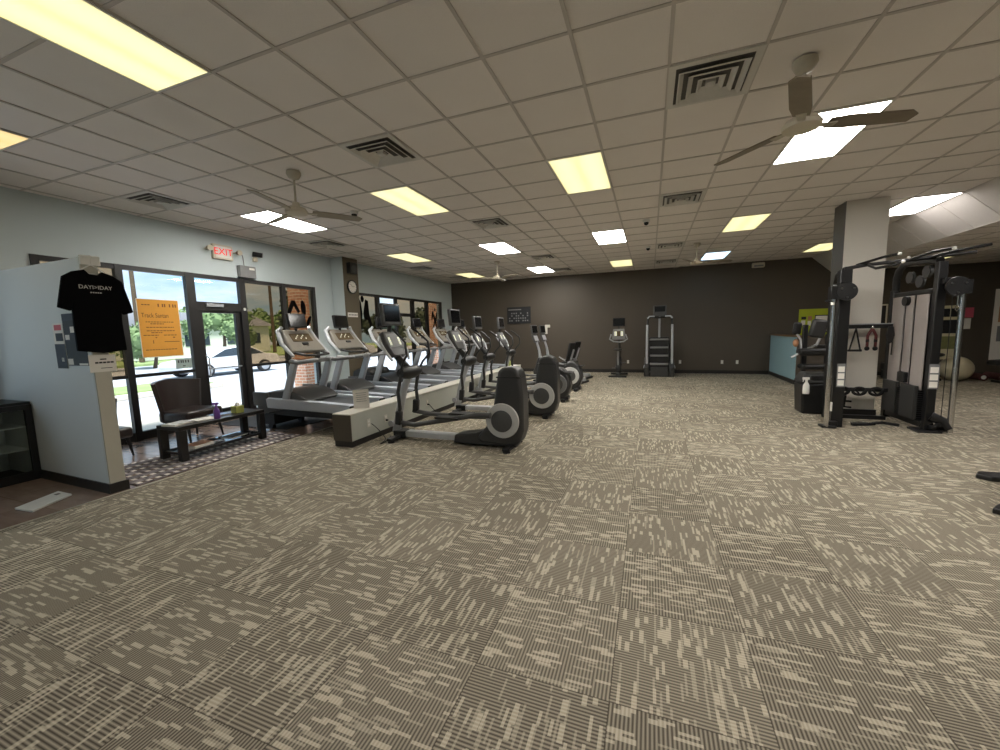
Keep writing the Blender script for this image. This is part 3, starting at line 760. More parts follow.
t = thing('coffee_table', 'long low black wooden table standing on the patterned rug', 'table', (-5.66, 3.70, 0.012))
hx, hy, hz = 0.22, 0.59, 0.44
g = MB(); g.box(-hx, hx, -hy, hy, hz - 0.05, hz); g.build('table_top', M_woodblk, t, bevel=0.006)
for sx in (-1, 1):
    for sy in (-1, 1):
        g = MB(); g.prism([(sx * hx - sx * 0.0, sy * hy), (sx * (hx - 0.07), sy * hy), (sx * (hx - 0.07), sy * (hy - 0.09)), (sx * hx, sy * (hy - 0.09))], 0.0, hz - 0.05, 'xy', 1.0)
        g.build('leg', M_woodblk, t, bevel=0.005)
g = MB(); g.box(-hx + 0.02, -hx + 0.05, -hy + 0.08, hy - 0.08, 0.07, 0.10); g.box(hx - 0.05, hx - 0.02, -hy + 0.08, hy - 0.08, 0.07, 0.10)
g.box(-hx + 0.05, hx - 0.05, -hy + 0.03, -hy + 0.06, 0.07, 0.10); g.box(-hx + 0.05, hx - 0.05, hy - 0.06, hy - 0.03, 0.07, 0.10); g.build('shelf_frame', M_woodblk, t, smooth=False)
g = MB(); g.box(-hx + 0.03, hx - 0.03, -hy + 0.05, hy - 0.05, 0.10, 0.106); g.build('glass_shelf', M_tglass, t, smooth=False)
ZT = 0.452
def book(name, label, x, y, z, w, l, h, m, rz):
    t = thing(name, label, name, (x, y, z), rz)
    g = MB(); g.box(-w / 2, w / 2, -l / 2, l / 2, 0, h); g.build('pages', M_paper, t, bevel=0.002)
    g = MB(); g.box(-w / 2, w / 2, -l / 2, l / 2, h, h + 0.002); g.build('cover', m, t, smooth=False)
M_mag = mat('mixed_magazine_print', srgb(198, 198, 196), 0.4, var=0.25, scale=20)
book('magazine', 'thick light-covered magazine at the near end of the black table', -5.66, 3.24, ZT, 0.2, 0.27, 0.02, M_mag, 0.2)
book('magazine', 'thin white magazine overlapping the near end of the table top', -5.63, 3.56, ZT, 0.21, 0.28, 0.008, M_paper, -0.15)
book('magazine', 'blue-covered magazine between the purple bottle and the green box', -5.72, 3.80, ZT, 0.2, 0.22, 0.012, M_bluepaper, -0.2)
book('magazine', 'brown-edged book lying on the glass shelf of the table', -5.6, 3.42, 0.119, 0.2, 0.26, 0.04, M_tan, 0.1)
book('magazine', 'dark magazine lying on the far half of the glass shelf', -5.66, 3.95, 0.119, 0.2, 0.27, 0.008, M_photo, 0.15)
def spray(label, x, y, z, m, mh, s=1.0, rz=0, name='spray_bottle'):
    t = thing(name, label, 'spray bottle', (x, y, z), rz)
    g = MB(); g.lathe([(0, 0), (0.035 * s, 0), (0.038 * s, 0.02 * s), (0.036 * s, 0.11 * s), (0.026 * s, 0.135 * s), (0.013 * s, 0.16 * s), (0.013 * s, 0.18 * s), (0, 0.18 * s)]); g.build('bottle', m, t)
    g = MB(); g.box(-0.045 * s, 0.03 * s, -0.012 * s, 0.012 * s, 0.19 * s, 0.22 * s); g.tube([(0, 0, 0.175 * s), (0, 0, 0.2 * s)], 0.015 * s, 10); g.tube([(-0.03 * s, 0, 0.195 * s), (-0.04 * s, 0, 0.16 * s)], 0.006 * s, 6)
    g.build('trigger_head', mh, t, bevel=0.003)
spray('purple spray bottle standing on the low black table', -5.49, 3.62, ZT, M_purple, M_purple, 1.0, 0.6)
t = thing('tissue_box', 'small olive-green box on the low black table', 'box', (-5.60, 3.99, ZT + 0.002))
g = MB(); g.box(-0.055, 0.055, -0.06, 0.06, 0, 0.10); g.build('carton', M_green, t, bevel=0.004)
g = MB(); g.prism([(-0.03, -0.02), (0.03, -0.02), (0.02, 0.03), (-0.02, 0.03)], 0.10, 0.15, 'xy', 0.5); g.build('tissue', M_paper, t)

def lounge_chair(label, x, y, rz):
    # local: faces +X
    t = thing('lounge_chair', label, 'chair', (x, y, 0), rz, 'brown leather chairs by the window')
    g = MB(); g.box(-0.28, 0.32, -0.33, 0.33, 0.27, 0.42); g.build('seat', M_leather, t, bevel=0.04, seg=3)
    g = MB(); n = 14; rows = 5; V = {}
    for i in range(n + 1):
        a = -1.1 + 2.2 * i / n
        for j in range(rows + 1):
            h = j / rows; r = 0.36 + 0.10 * h
            for kk, dr in enumerate((0.0, 0.055)):
                V[i, j, kk] = g.v((-0.02 - (r - dr) * math.cos(a) * 0.95, (r - dr) * math.sin(a) * 1.05, 0.27 + h * 0.56 - 0.03 * abs(a) * h))
    for i in range(n):
        for j in range(rows):
            for kk in (0, 1): g.f([V[i, j, kk], V[i + 1, j, kk], V[i + 1, j + 1, kk], V[i, j + 1, kk]])
        g.f([V[i, rows, 0], V[i + 1, rows, 0], V[i + 1, rows, 1], V[i, rows, 1]]); g.f([V[i, 0, 0], V[i + 1, 0, 0], V[i + 1, 0, 1], V[i, 0, 1]])
    for i in (0, n):
        for j in range(rows): g.f([V[i, j, 0], V[i, j + 1, 0], V[i, j + 1, 1], V[i, j, 1]])
    g.build('backrest', M_leather, t)
    for sx, sy in ((-0.2, -0.25), (-0.2, 0.25), (0.24, -0.27), (0.24, 0.27)):
        g = MB(); g.tube([(sx, sy, 0.28), (sx * 1.25, sy * 1.1, 0.0)], [0.028, 0.015], 8); g.build('leg', M_woodblk, t)
    return t
c_ = lounge_chair('dark brown leather tub chair behind the low black table', -6.62, 3.98, 0.14); c_.scale = (0.9, 0.9, 1.12)
c_ = lounge_chair('second brown leather chair, mostly hidden behind the partition', -6.74, 2.90, 0.0); c_.scale = (0.84, 0.80, 0.93)

# ------------------------------------------------------------------ box run behind the treadmills
t = thing('cable_box_run', 'long low pale box with dark end panel between treadmills and ellipticals', 'box run', (-3.95, 4.25, 0))
g = MB(); g.box(-0.15, 0.15, 0.012, 7.7, 0.08, 0.44); g.build('casing', M_boxside, t, smooth=False)
g = MB(); g.box(-0.155, 0.155, 0.0, 0.012, 0.08, 0.445); g.build('end_panel', M_boxend, t, smooth=False)
g = MB(); g.box(-0.155, 0.155, 0.0, 7.7, 0.445, 0.46); g.build('top_board', M_cream, t, bevel=0.003)
g = MB(); g.box(-0.14, 0.158, 0.004, 7.7, 0.0, 0.08); g.build('kick_board', M_base, t, smooth=False)
def outlet(label, x, y, z, ax, grp='wall outlets', plug=False):
    t = thing('wall_outlet', label, 'outlet', (x, y, z), {'x': PI / 2, 'y': 0}[ax], grp)
    g = MB(); g.box(-0.036, 0.036, -0.006, 0, -0.058, 0.058); g.build('face_plate', M_cream, t, bevel=0.002)
    for s in (-1, 1):
        g = MB(); g.box(-0.017, 0.017, -0.008, -0.006, s * 0.024 - 0.014, s * 0.024 + 0.014); g.build('socket', M_white, t, bevel=0.002)
    if plug:
        g = MB(); g.box(-0.014, 0.014, -0.04, -0.008, -0.036, -0.01); g.build('plug', M_black, t, bevel=0.003)
XB = -3.80
outlet('cream outlet nearest the dark end of the low box', XB, 4.62, 0.26, 'x')
outlet('outlet with black plug on the low box beside the first elliptical', XB, 5.02, 0.24, 'x', plug=True)
outlet('outlet on the low box between the first and second elliptical', XB, 6.25, 0.26, 'x', plug=True)
outlet('outlet on the low box behind the second elliptical', XB, 8.0, 0.26, 'x')
for x, nm in ((-0.69, 'beside the exercise bike'), (0.94, 'right of the stair climber'), (2.16, 'left one of the pair on the right'), (2.58, 'right one of the pair near the low partition')):
    outlet('white outlet low on the brown wall, ' + nm, x, YB, 0.37, 'y')
def cord(label, pts, grp='black power cords'):
    g = MB(); P = [Vector(p) for p in pts]; out = []
    for i in range(len(P) - 1):
        p0, p1, p2, p3 = P[max(i - 1, 0)], P[i], P[i + 1], P[min(i + 2, len(P) - 1)]
        for k in range(5):
            u = k / 5
            out.append(0.5 * ((2 * p1) + (p2 - p0) * u + (2 * p0 - 5 * p1 + 4 * p2 - p3) * u * u + (3 * p1 - p0 - 3 * p2 + p3) * u ** 3))
    out.append(P[-1]); g.tube(out, 0.006, 6)
    tag(g.build('extension_cord', M_black), label, 'cord', grp)
cord('black power cord looping from the low box to the first elliptical', [(XB + 0.035, 4.64, 0.25), (-3.66, 4.66, 0.16), (-3.58, 4.7, 0.02), (-3.52, 4.5, 0.008), (-3.52, 4.62, 0.008), (-3.56, 4.80, 0.04)])
cord('black power cord from the low box down toward the second elliptical', [(XB + 0.04, 6.25, 0.24), (-3.66, 6.28, 0.12), (-3.6, 6.4, 0.01), (-3.45, 6.55, 0.01)])
t = thing('paper_notice', 'white paper notice standing on the near end of the low box', 'notice', (-3.97, 4.70, 0.462), -0.75)
g = MB(); g.obox((0, 0, 0.135), (0.004, 0.22, 0.27), ry=-0.1); g.build('sheet', M_paper, t, smooth=False)
g = MB(); [g.obox((0.0045 + 0.0 - (0.03 - 0.03 * k) * 0.12, 0.0, 0.22 - 0.03 * k), (0.002, 0.15 - 0.02 * (k % 2), 0.006), ry=-0.12) for k in range(5)]; g.build('print', M_inkgrey, t, smooth=False)
spray('pale green spray bottle standing on the far end of the low box', -3.95, 11.3, 0.462, mat('pale_yellow_green_bottle', srgb(190, 200, 130), 0.4), M_white, 1.25)

# ------------------------------------------------------------------ treadmill  (user faces -X)
def treadmill(label, X, Y, hoodm=M_dgrey, consm=None, tall=False):
    consm = consm or M_tmc
    t = thing('treadmill', label, 'treadmill', (X, Y, 0), 0, 'treadmills facing the windows')
    g = MB(); g.box(-0.75, 1.0, -0.30, 0.30, 0.24, 0.335); g.box(-0.9, -0.6, -0.33, 0.33, 0.08, 0.26); g.build('base_frame', M_black, t, smooth=False)
    for s in (-1, 1):
        g = MB(); g.prism([(-0.64, 0.375), (1.04, 0.345), (1.07, 0.36), (1.07, 0.47), (1.04, 0.49), (-0.61, 0.545), (-0.66, 0.52)], s * 0.29, s * 0.41, 'xz'); g.build('side_rail', M_tmrail, t, bevel=0.012)
        g = MB(); g.lathe([(0, -0.03), (0.05, -0.03), (0.05, 0.03), (0, 0.03)], (-0.7, s * 0.3, 0.05), 'Y', 14); g.build('front_wheel', M_black, t)
        g = MB(); g.box(0.82, 0.92, s * 0.26 - 0.04, s * 0.26 + 0.04, 0.0, 0.26); g.build('rear_foot', M_rubber, t, bevel=0.01)
        g = MB(); g.box(1.04, 1.09, s * 0.35 - 0.06, s * 0.35 + 0.06, 0.35, 0.475); g.build('end_cap', M_black, t, bevel=0.012)
    g = MB(); g.prism([(-0.65, 0.34), (1.06, 0.33), (1.08, 0.39), (1.05, 0.445), (-0.65, 0.50)], -0.285, 0.285, 'xz'); g.build('belt', M_belt, t, bevel=0.01)
    # motor hood
    g = MB(); g.prism([(-0.92, 0.24), (-0.95, 0.50), (-0.88, 0.60), (-0.50, 0.66), (-0.15, 0.66), (0.02, 0.60), (0.18, 0.51), (0.15, 0.47), (-0.6, 0.3)], -0.36, 0.36, 'xz')
    if tall: g.prism([(-0.92, 0.5), (-0.86, 0.74), (-0.7, 0.80), (-0.45, 0.78), (-0.36, 0.66)], -0.34, 0.34, 'xz')
    g.build('motor_hood', hoodm, t, bevel=0.03, seg=3)
    g = MB(); g.box(-0.96, -0.62, -0.40, -0.362, 0.40, 0.63); g.build('hood_side', M_dgrey, t, bevel=0.01)
    for s in (-1, 1):
        g = MB(); P = [(-0.33, 0.50), (-0.19, 0.50), (0.06, 1.16), (-0.05, 1.18)]
        g.prism(P, s * 0.335, s * 0.40, 'xz'); g.build('upright', M_silver, t, bevel=0.015)
        g = MB(); g.tube([(-0.08, s * 0.38, 1.14), (0.1, s * 0.385, 1.12), (0.36, s * 0.39, 1.15), (0.52, s * 0.39, 1.16)], [0.035, 0.033, 0.028, 0.022], 10); g.build('side_handrail', M_grey, t)
    # console
    g = MB(); A = math.radians(-38)
    g.M = Matrix.Translation((-0.22, 0, 1.44)) @ Matrix.Rotation(A, 4, 'Y')
    g.prism([(-0.36, -0.22), (0.36, -0.22), (0.27, 0.24), (-0.27, 0.24)], -0.045, 0.04, 'yz'); cons = g.build('console', consm, t, bevel=0.025, seg=3)
    g = MB(); g.M = Matrix.Translation((-0.22, 0, 1.44)) @ Matrix.Rotation(A, 4, 'Y')
    g.box(0.04, 0.046, -0.2, 0.2, -0.02, 0.14); g.build('display', M_tmdisp, cons, smooth=False)
    g = MB(); g.M = Matrix.Translation((-0.22, 0, 1.44)) @ Matrix.Rotation(A, 4, 'Y'); random.seed(1)
    for k in range(7): g.box(0.046, 0.048, -0.13 + 0.035 * k, -0.115 + 0.035 * k, 0.03 + 0.03 * (k % 3), 0.05 + 0.03 * (k % 3))
    g.build('display_digits', M_disp, cons, smooth=False)
    g = MB(); g.M = Matrix.Translation((-0.22, 0, 1.44)) @ Matrix.Rotation(A, 4, 'Y')
    g.box(0.04, 0.055, -0.06, 0.06, -0.09, -0.05); g.build('stop_button', M_black, cons, bevel=0.004)
    g = MB(); g.tube([(-0.10, -0.28, 1.27), (0.10, -0.24, 1.23), (0.12, 0.0, 1.22), (0.10, 0.24, 1.23), (-0.10, 0.28, 1.27)], 0.02, 10); g.build('grip_bar', M_black, t)
    for s in (-1, 1):
        g = MB(); g.tube([(-0.02, s * 0.37, 1.22), (-0.24, s * 0.375, 1.42), (-0.36, s * 0.33, 1.62), (-0.32, s * 0.27, 1.69)], [0.025, 0.035, 0.035, 0.025], 10); g.build('console_side_trim', M_silver2, t)
    g = MB(); g.box(-0.05, 0.03, -0.36, 0.36, 1.09, 1.16); g.build('cross_brace', M_grey, t, bevel=0.015)
    g = MB(); g.tube([(-0.34, 0, 1.60), (-0.31, 0, 1.72)], 0.025, 8); g.build('screen_post', M_black, t)
    g = MB(); g.obox((-0.30, 0.0, 1.79), (0.05, 0.36, 0.24), ry=math.radians(-8)); tv = g.build('screen', M_black, t, bevel=0.012)
    g = MB(); g.obox((-0.273, 0.0, 1.795), (0.004, 0.33, 0.205), ry=math.radians(-8)); g.build('screen_glass', M_screen, tv, smooth=False)
    return t
M_tmc = mat('taupe_console_plastic', srgb(122, 116, 106), 0.45, var=0.04)
M_tmdisp = mat('olive_display_panel', srgb(96, 82, 62), 0.25, var=0.08)
M_tmrail = mat('pale_blue_silver_rail', srgb(184, 190, 200), 0.38, 0.15, var=0.02)
TX = -5.24
tm1 = treadmill('treadmill nearest the entrance door with grey motor hood', TX, 5.10)
dup(tm1, (TX, 6.12, 0), 'treadmill second in the row, in front of the blue column')
treadmill('treadmill third in the row with a rounded black motor hood', TX, 7.36, hoodm=M_black, tall=True)
dup(tm1, (TX, 8.78, 0), 'treadmill fourth in the row, seen between the first two ellipticals')
dup(tm1, (TX, 10.05, 0), 'treadmill fifth in the row from the entrance')
dup(tm1, (TX, 11.35, 0), 'treadmill farthest from the camera, next to the brown wall')

# ------------------------------------------------------------------ elliptical  (rear housing, user faces -X)
def elliptical(label, X, Y, tall=True, ringm=M_ring):
    t = thing('elliptical_trainer', label, 'elliptical', (X, Y, 0), 0, 'ellipticals in the row')
    H = 1.07 if tall else 0.76; WX = 0.735 if tall else 0.66; fx = 0.0 if tall else -0.22
    # housing
    if tall: P = [(0.40, 0.06), (0.88, 0.04), (0.96, 0.10), (1.01, 0.26), (1.01, 0.70), (0.98, 0.96), (0.94, 1.05), (0.86, 1.08), (0.74, 1.07), (0.68, 1.03), (0.64, 0.80), (0.60, 0.55), (0.50, 0.30), (0.36, 0.14)]
    else: P = [(0.40, 0.06), (0.80, 0.05), (0.90, 0.14), (0.96, 0.34), (0.92, 0.54), (0.82, 0.70), (0.70, 0.76), (0.58, 0.74), (0.48, 0.60), (0.42, 0.35), (0.36, 0.14)]
    g = MB(); g.prism(P, -0.145, 0.145, 'xz'); hs = g.build('drive_housing', M_char, t, bevel=0.05, seg=4)
    g = MB(); g.box(0.66, 0.985, -0.15, 0.15, H - 0.13, H - 0.115); g.build('housing_seam', M_black, hs, smooth=False)
    for s in (-1, 1):
        g = MB(); g.lathe([(0, 0), (0.225, 0), (0.23, 0.012), (0.22, 0.03), (0.15, 0.034), (0, 0.034)] if s < 0 else [(0, 0), (0.225, 0), (0.23, -0.012), (0.22, -0.03), (0.15, -0.034), (0, -0.034)], (WX, s * 0.143, 0.385), 'Y', 40)
        rg = g.build('wheel_ring', ringm, t)
        g = MB(); d = 0.035; g.lathe([(0, 0), (0.142, 0), (0.142, 0.012), (0.12, 0.018), (0, 0.018)] if s < 0 else [(0, 0), (0.142, 0), (0.142, -0.012), (0.12, -0.018), (0, -0.018)], (WX, s * (0.143 + d), 0.385), 'Y', 36)
        g.build('wheel_hub', M_dgrey, rg)
    g = MB(); g.prism([(0.0, 0.03), (0.9, 0.03), (0.9, 0.1), (0.5, 0.26), (0.34, 0.19), (0.02, 0.14)], -0.12, 0.12, 'xz'); g.build('lower_shroud', M_char, t, bevel=0.015)
    g = MB(); g.box(-0.82 + fx, 0.04, -0.07, 0.07, 0.045, 0.125); g.build('base_rail', M_silver2, t, bevel=0.012)
    g = MB(); g.box(-1.0 + fx, -0.8 + fx, -0.09, 0.09, 0.03, 0.13); g.build('rail_end', M_black, t, bevel=0.01)
    for x in (-0.92 + fx, 0.82):
        g = MB(); g.box(x - 0.05, x + 0.05, -0.30, 0.30, 0.02, 0.07); fb = g.build('stabiliser_foot', M_black, t, bevel=0.012)
        for s in (-1, 1):
            g = MB(); g.lathe([(0, 0), (0.05, 0), (0.045, 0.022), (0, 0.022)], (x, s * 0.26, 0.0), 'Z', 14); g.build('foot_pad', M_rubber, fb)
    g = MB(); g.M = Matrix.Translation((fx, 0, 0)); g.tube([(-1.0, 0, 0.1), (-0.93, 0, 0.4), (-0.84, 0, 0.72), (-0.74, 0, 0.95)], [0.062, 0.058, 0.052, 0.05], 14); g.build('front_post', M_silver, t)
    g = MB(); g.M = Matrix.Translation((fx, 0, 0)); g.tube([(-0.72, -0.24, 0.99), (-0.72, -0.15, 0.99), (-0.72, 0, 0.98), (-0.72, 0.15, 0.99), (-0.72, 0.24, 0.99)], [0.06, 0.085, 0.095, 0.085, 0.06], 16); g.build('pivot_housing', M_black, t)
    g = MB(); g.M = Matrix.Translation((fx, 0, 0)); g.tube([(-0.74, 0, 1.0), (-0.84, 0, 1.12), (-0.93, 0, 1.22)], [0.07, 0.055, 0.05], 12); g.build('neck', M_black, t)
    for s in (-1, 1):
        g = MB(); g.M = Matrix.Translation((fx, 0, 0)); g.tube([(-0.72, s * 0.22, 0.97), (-0.78, s * 0.23, 0.72), (-0.76, s * 0.23, 0.5), (-0.80, s * 0.22, 0.30 if s < 0 else 0.42)], 0.026, 10)
        ar = g.build('swing_arm', M_char, t)
        zz = 0.36 if s < 0 else 0.45
        g = MB(); g.M = Matrix.Translation((fx, 0, 0)); g.obox((-0.79, s * 0.225, zz), (0.09, 0.08, 0.2), ry=0.1); g.build('arm_joint', M_black, ar, bevel=0.02)
        z0 = 0.27 if s < 0 else 0.34; z1 = 0.42 if s < 0 else 0.30
        g = MB(); g.tube([(-0.84 + fx, s * 0.22, z0 + 0.03), (-0.55, s * 0.21, z0), (-0.1, s * 0.20, (z0 + z1) / 2 + 0.01), (0.42, s * 0.215, z1 + 0.04), (0.60, s * 0.22, z1 + 0.04)], [0.03, 0.034, 0.034, 0.032, 0.04], 10); pa = g.build('pedal_arm', M_dgrey, t)
        g = MB(); g.prism([(-0.20, s * 0.20 - 0.075), (0.16, s * 0.20 - 0.085), (0.16, s * 0.20 + 0.085), (-0.20, s * 0.20 + 0.075)], (z0 + z1) / 2 + 0.04, (z0 + z1) / 2 + 0.065, 'xy'); g.build('foot_plate', M_black, pa, bevel=0.01)
        g = MB(); g.M = Matrix.Translation((fx, 0, 0)); g.tube([(-0.72, s * 0.235, 1.0), (-0.66, s * 0.26, 1.12), (-0.56, s * 0.30, 1.24), (-0.58, s * 0.29, 1.42), (-0.74, s * 0.27, 1.56), (-0.80, s * 0.25, 1.60)], 0.016, 8); g.build('moving_handle', M_black, t)
        g = MB(); g.M = Matrix.Translation((fx, 0, 0)); g.tube([(-0.86, s * 0.20, 1.16), (-0.92, s * 0.26, 1.28), (-1.02, s * 0.27, 1.44), (-1.05, s * 0.22, 1.5)], [0.016, 0.022, 0.022, 0.016], 8); g.build('console_side_bar', M_silver2, t)
        g = MB(); g.M = Matrix.Translation((fx, 0, 0)); g.lathe([(0, -0.015), (0.045, -0.015), (0.045, 0.015), (0, 0.015)], (-1.0, s * 0.12, 0.24), 'Y', 16); g.build('pivot_cap', M_silver, t)
    g = MB(); A = math.radians(-24); R = Matrix.Translation((-0.97 + fx, 0, 1.39)) @ Matrix.Rotation(A, 4, 'Y')
    g.M = R; g.prism([(-0.15, -0.20), (0.15, -0.20), (0.20, 0.02), (0.19, 0.19), (-0.19, 0.19), (-0.20, 0.02)], -0.045, 0.03, 'yz'); cn = g.build('console', M_dgrey, t, bevel=0.02)
    g = MB(); g.M = R; g.box(0.03, 0.035, -0.15, 0.15, -0.06, 0.15); g.build('console_face', M_grey, cn, smooth=False)
    for s in (-1, 1):
        g = MB(); g.M = R; g.box(0.035, 0.037, s * 0.11 - 0.02, s * 0.11 + 0.02, -0.03, 0.09); g.build('console_display_strip', M_disp, cn, smooth=False)
    g = MB(); g.M = Matrix.Translation((fx, 0, 0)); g.tube([(-1.04, 0, 1.55), (-1.02, 0, 1.70)], 0.03, 8); g.build('screen_post', M_black, t)
    g = MB(); g.M = Matrix.Translation((fx, 0, 0)); g.obox((-1.0, 0, 1.81), (0.055, 0.42, 0.31), ry=math.radians(-5)); tv = g.build('screen', M_dgrey, t, bevel=0.012)
    g = MB(); g.M = Matrix.Translation((fx, 0, 0)); g.obox((-0.971, 0, 1.825), (0.004, 0.35, 0.23), ry=math.radians(-5)); g.build('screen_glass', M_screen, tv, smooth=False)
    return t
EX = -2.50
elliptical('elliptical nearest the camera with tall dark housing and pale wheel ring', EX, 4.87)
elliptical('second elliptical from the camera, half behind the nearest one', EX, 6.88)
M_ring2 = mat('dark_silver_ring_plastic', srgb(120, 122, 124), 0.4)
elliptical('third elliptical in the row, with a low rounded housing', EX - 0.02, 8.5, False, M_ring2).scale = (1, 1, 0.96)
M_ring3 = M_ring2
elliptical('fourth elliptical in the row, low housing with a pale grey side disc', EX - 0.02, 10.05, False, M_ring).scale = (1, 1, 0.96)

# recumbent bikes at the far end
def recumbent(label, X, Y):
    t = thing('recumbent_bike', label, 'exercise bike', (X, Y, 0), 0, 'recumbent bikes at the far end')
    g = MB(); g.prism([(-0.85, 0.08), (-0.2, 0.08), (-0.25, 0.35), (-0.42, 0.55), (-0.62, 0.72), (-0.72, 0.72), (-0.78, 0.5), (-0.88, 0.3)], -0.12, 0.12, 'xz'); g.build('front_housing', M_char, t, bevel=0.04, seg=3)
    g = MB(); g.tube([(-0.68, 0, 0.7), (-0.72, 0, 0.95), (-0.82, 0, 1.25)], [0.05, 0.035, 0.03], 10); g.build('console_mast', M_silver, t)
    g = MB(); g.obox((-0.84, 0, 1.28), (0.06, 0.3, 0.26), ry=math.radians(-22)); cn = g.build('console', M_dgrey, t, bevel=0.015)
    g = MB(); g.obox((-0.81, 0, 1.29), (0.004, 0.22, 0.16), ry=math.radians(-22)); g.build('console_face', M_silver2, cn, smooth=False)
    g = MB(); g.obox((-0.88, 0, 1.55), (0.05, 0.36, 0.27), ry=math.radians(-8)); tv = g.build('screen', M_dgrey, t, bevel=0.01)
    g = MB(); g.obox((-0.853, 0, 1.555), (0.004, 0.31, 0.21), ry=math.radians(-8)); g.build('screen_glass', M_screen, tv, smooth=False)
    g = MB(); g.box(-0.8, 0.75, -0.06, 0.06, 0.06, 0.16); g.build('base_rail', M_silver, t, bevel=0.01)
    for x in (-0.75, 0.7):
        g = MB(); g.box(x - 0.045, x + 0.045, -0.28, 0.28, 0.0, 0.06); g.build('stabiliser_foot', M_black, t, bevel=0.01)
    g = MB(); g.obox((0.08, 0, 0.48), (0.42, 0.42, 0.09), ry=-0.08); g.build('seat', M_black, t, bevel=0.03)
    g = MB(); g.obox((0.30, 0, 0.88), (0.07, 0.40, 0.55), ry=0.25); g.build('backrest', M_black, t, bevel=0.03)
    g = MB(); g.tube([(0.1, 0, 0.15), (0.1, 0, 0.46)], 0.05, 10); g.tube([(0.22, 0, 0.4), (0.40, 0, 0.95)], 0.03, 8); g.build('seat_post', M_silver, t)
    g = MB(); g.tube([(-0.15, -0.3, 0.68), (0.0, -0.3, 0.60), (0.2, -0.28, 0.55), (0.2, 0.28, 0.55), (0.0, 0.3, 0.60), (-0.15, 0.3, 0.68)], 0.018, 8); g.build('seat_handles', M_silver, t)
    for s in (-1, 1):
        g = MB(); g.tube([(-0.45, s * 0.14, 0.36), (-0.45 + s * 0.15, s * 0.16, 0.36 + s * 0.05)], 0.018, 8); g.box(-0.5 + s * 0.15, -0.4 + s * 0.15, s * 0.24 - 0.05, s * 0.24 + 0.05, 0.34 + s * 0.05, 0.37 + s * 0.05); g.build('pedal', M_black, t)
    return t
rb = recumbent('recumbent bike with screen, nearer one beyond the ellipticals', -2.42, 11.5); rb.rotation_euler = (0, 0, -0.22)
dup(rb, (-2.45, 12.6, 0), 'recumbent bike at the end of the row next to the brown wall')

# upright bike against the back wall (user faces +Y wall?  screen faces the room)
t = thing('upright_bike', 'upright exercise bike with lit display against the brown wall', 'exercise bike', (-0.93, 13.25, 0))
for y in (-0.42, 0.42):
    g = MB(); g.box(-0.27, 0.27, y - 0.04, y + 0.04, 0.0, 0.055); g.build('stabiliser_foot', M_black, t, bevel=0.01)
g = MB(); g.box(-0.05, 0.05, -0.4, 0.4, 0.05, 0.13); g.build('base_rail', M_char, t, bevel=0.01)
g = MB(); g.prism([(-0.2, 0.12), (0.38, 0.12), (0.42, 0.3), (0.3, 0.55), (0.12, 0.62), (-0.1, 0.5), (-0.22, 0.3)], -0.07, 0.07, 'yz'); g.build('drive_housing', M_black, t, bevel=0.03)
g = MB(); g.tube([(0, -0.15, 0.3), (0, -0.22, 0.84)], 0.032, 12); g.build('seat_post', M_grey, t)
g = MB(); g.ell((0, -0.24, 0.86), (0.13, 0.14, 0.04)); g.build('seat', M_char, t)
g = MB(); g.tube([(0, 0.25, 0.55), (0, 0.2, 1.05), (0, 0.12, 1.25)], 0.035, 12); g.build('mast', M_char, t)
g = MB(); g.tube([(-0.22, -0.16, 1.33), (-0.27, -0.12, 1.18), (-0.15, 0.0, 1.10), (0, 0.05, 1.08), (0.15, 0.0, 1.10), (0.27, -0.12, 1.18), (0.22, -0.16, 1.33)], 0.02, 8); g.build('handlebar', M_silver, t)
g = MB(); g.prism([(-0.21, 1.16), (0.21, 1.16), (0.17, 1.5), (-0.17, 1.5)], 0.0, 0.06, 'xz'); cn = g.build('console', M_grey, t, bevel=0.015)
g = MB(); g.box(-0.13, -0.06, -0.004, 0.0, 1.28, 1.42); g.box(0.06, 0.13, -0.004, 0.0, 1.28, 1.42); g.build('lit_panels', M_disp, cn, smooth=False)
g = MB(); g.box(-0.05, 0.05, -0.004, 0.0, 1.27, 1.43); g.build('centre_display', M_tmdisp, cn, smooth=False)
g = MB(); g.box(-0.19, 0.19, 0.02, 0.06, 1.58, 1.85); tv = g.build('screen', M_black, t, bevel=0.012); 
g = MB(); g.box(-0.17, 0.17, 0.016, 0.02, 1.6, 1.83); g.build('screen_glass', M_screen, tv, smooth=False)
g = MB(); g.tube([(0, 0.04, 1.48), (0, 0.045, 1.6)], 0.02, 8); g.build('screen_post', M_black, t)
for s in (-1, 1):
    g = MB(); g.tube([(s * 0.08, 0.05, 0.33), (s * 0.1, 0.05 + s * 0.14, 0.33 + s * 0.08)], 0.015, 8); g.box(min(s * 0.1, s * 0.2), max(s * 0.1, s * 0.2), s * 0.14 - 0.0, s * 0.14 + 0.09, 0.32 + s * 0.08, 0.345 + s * 0.08); g.build('pedal', M_dgrey, t)

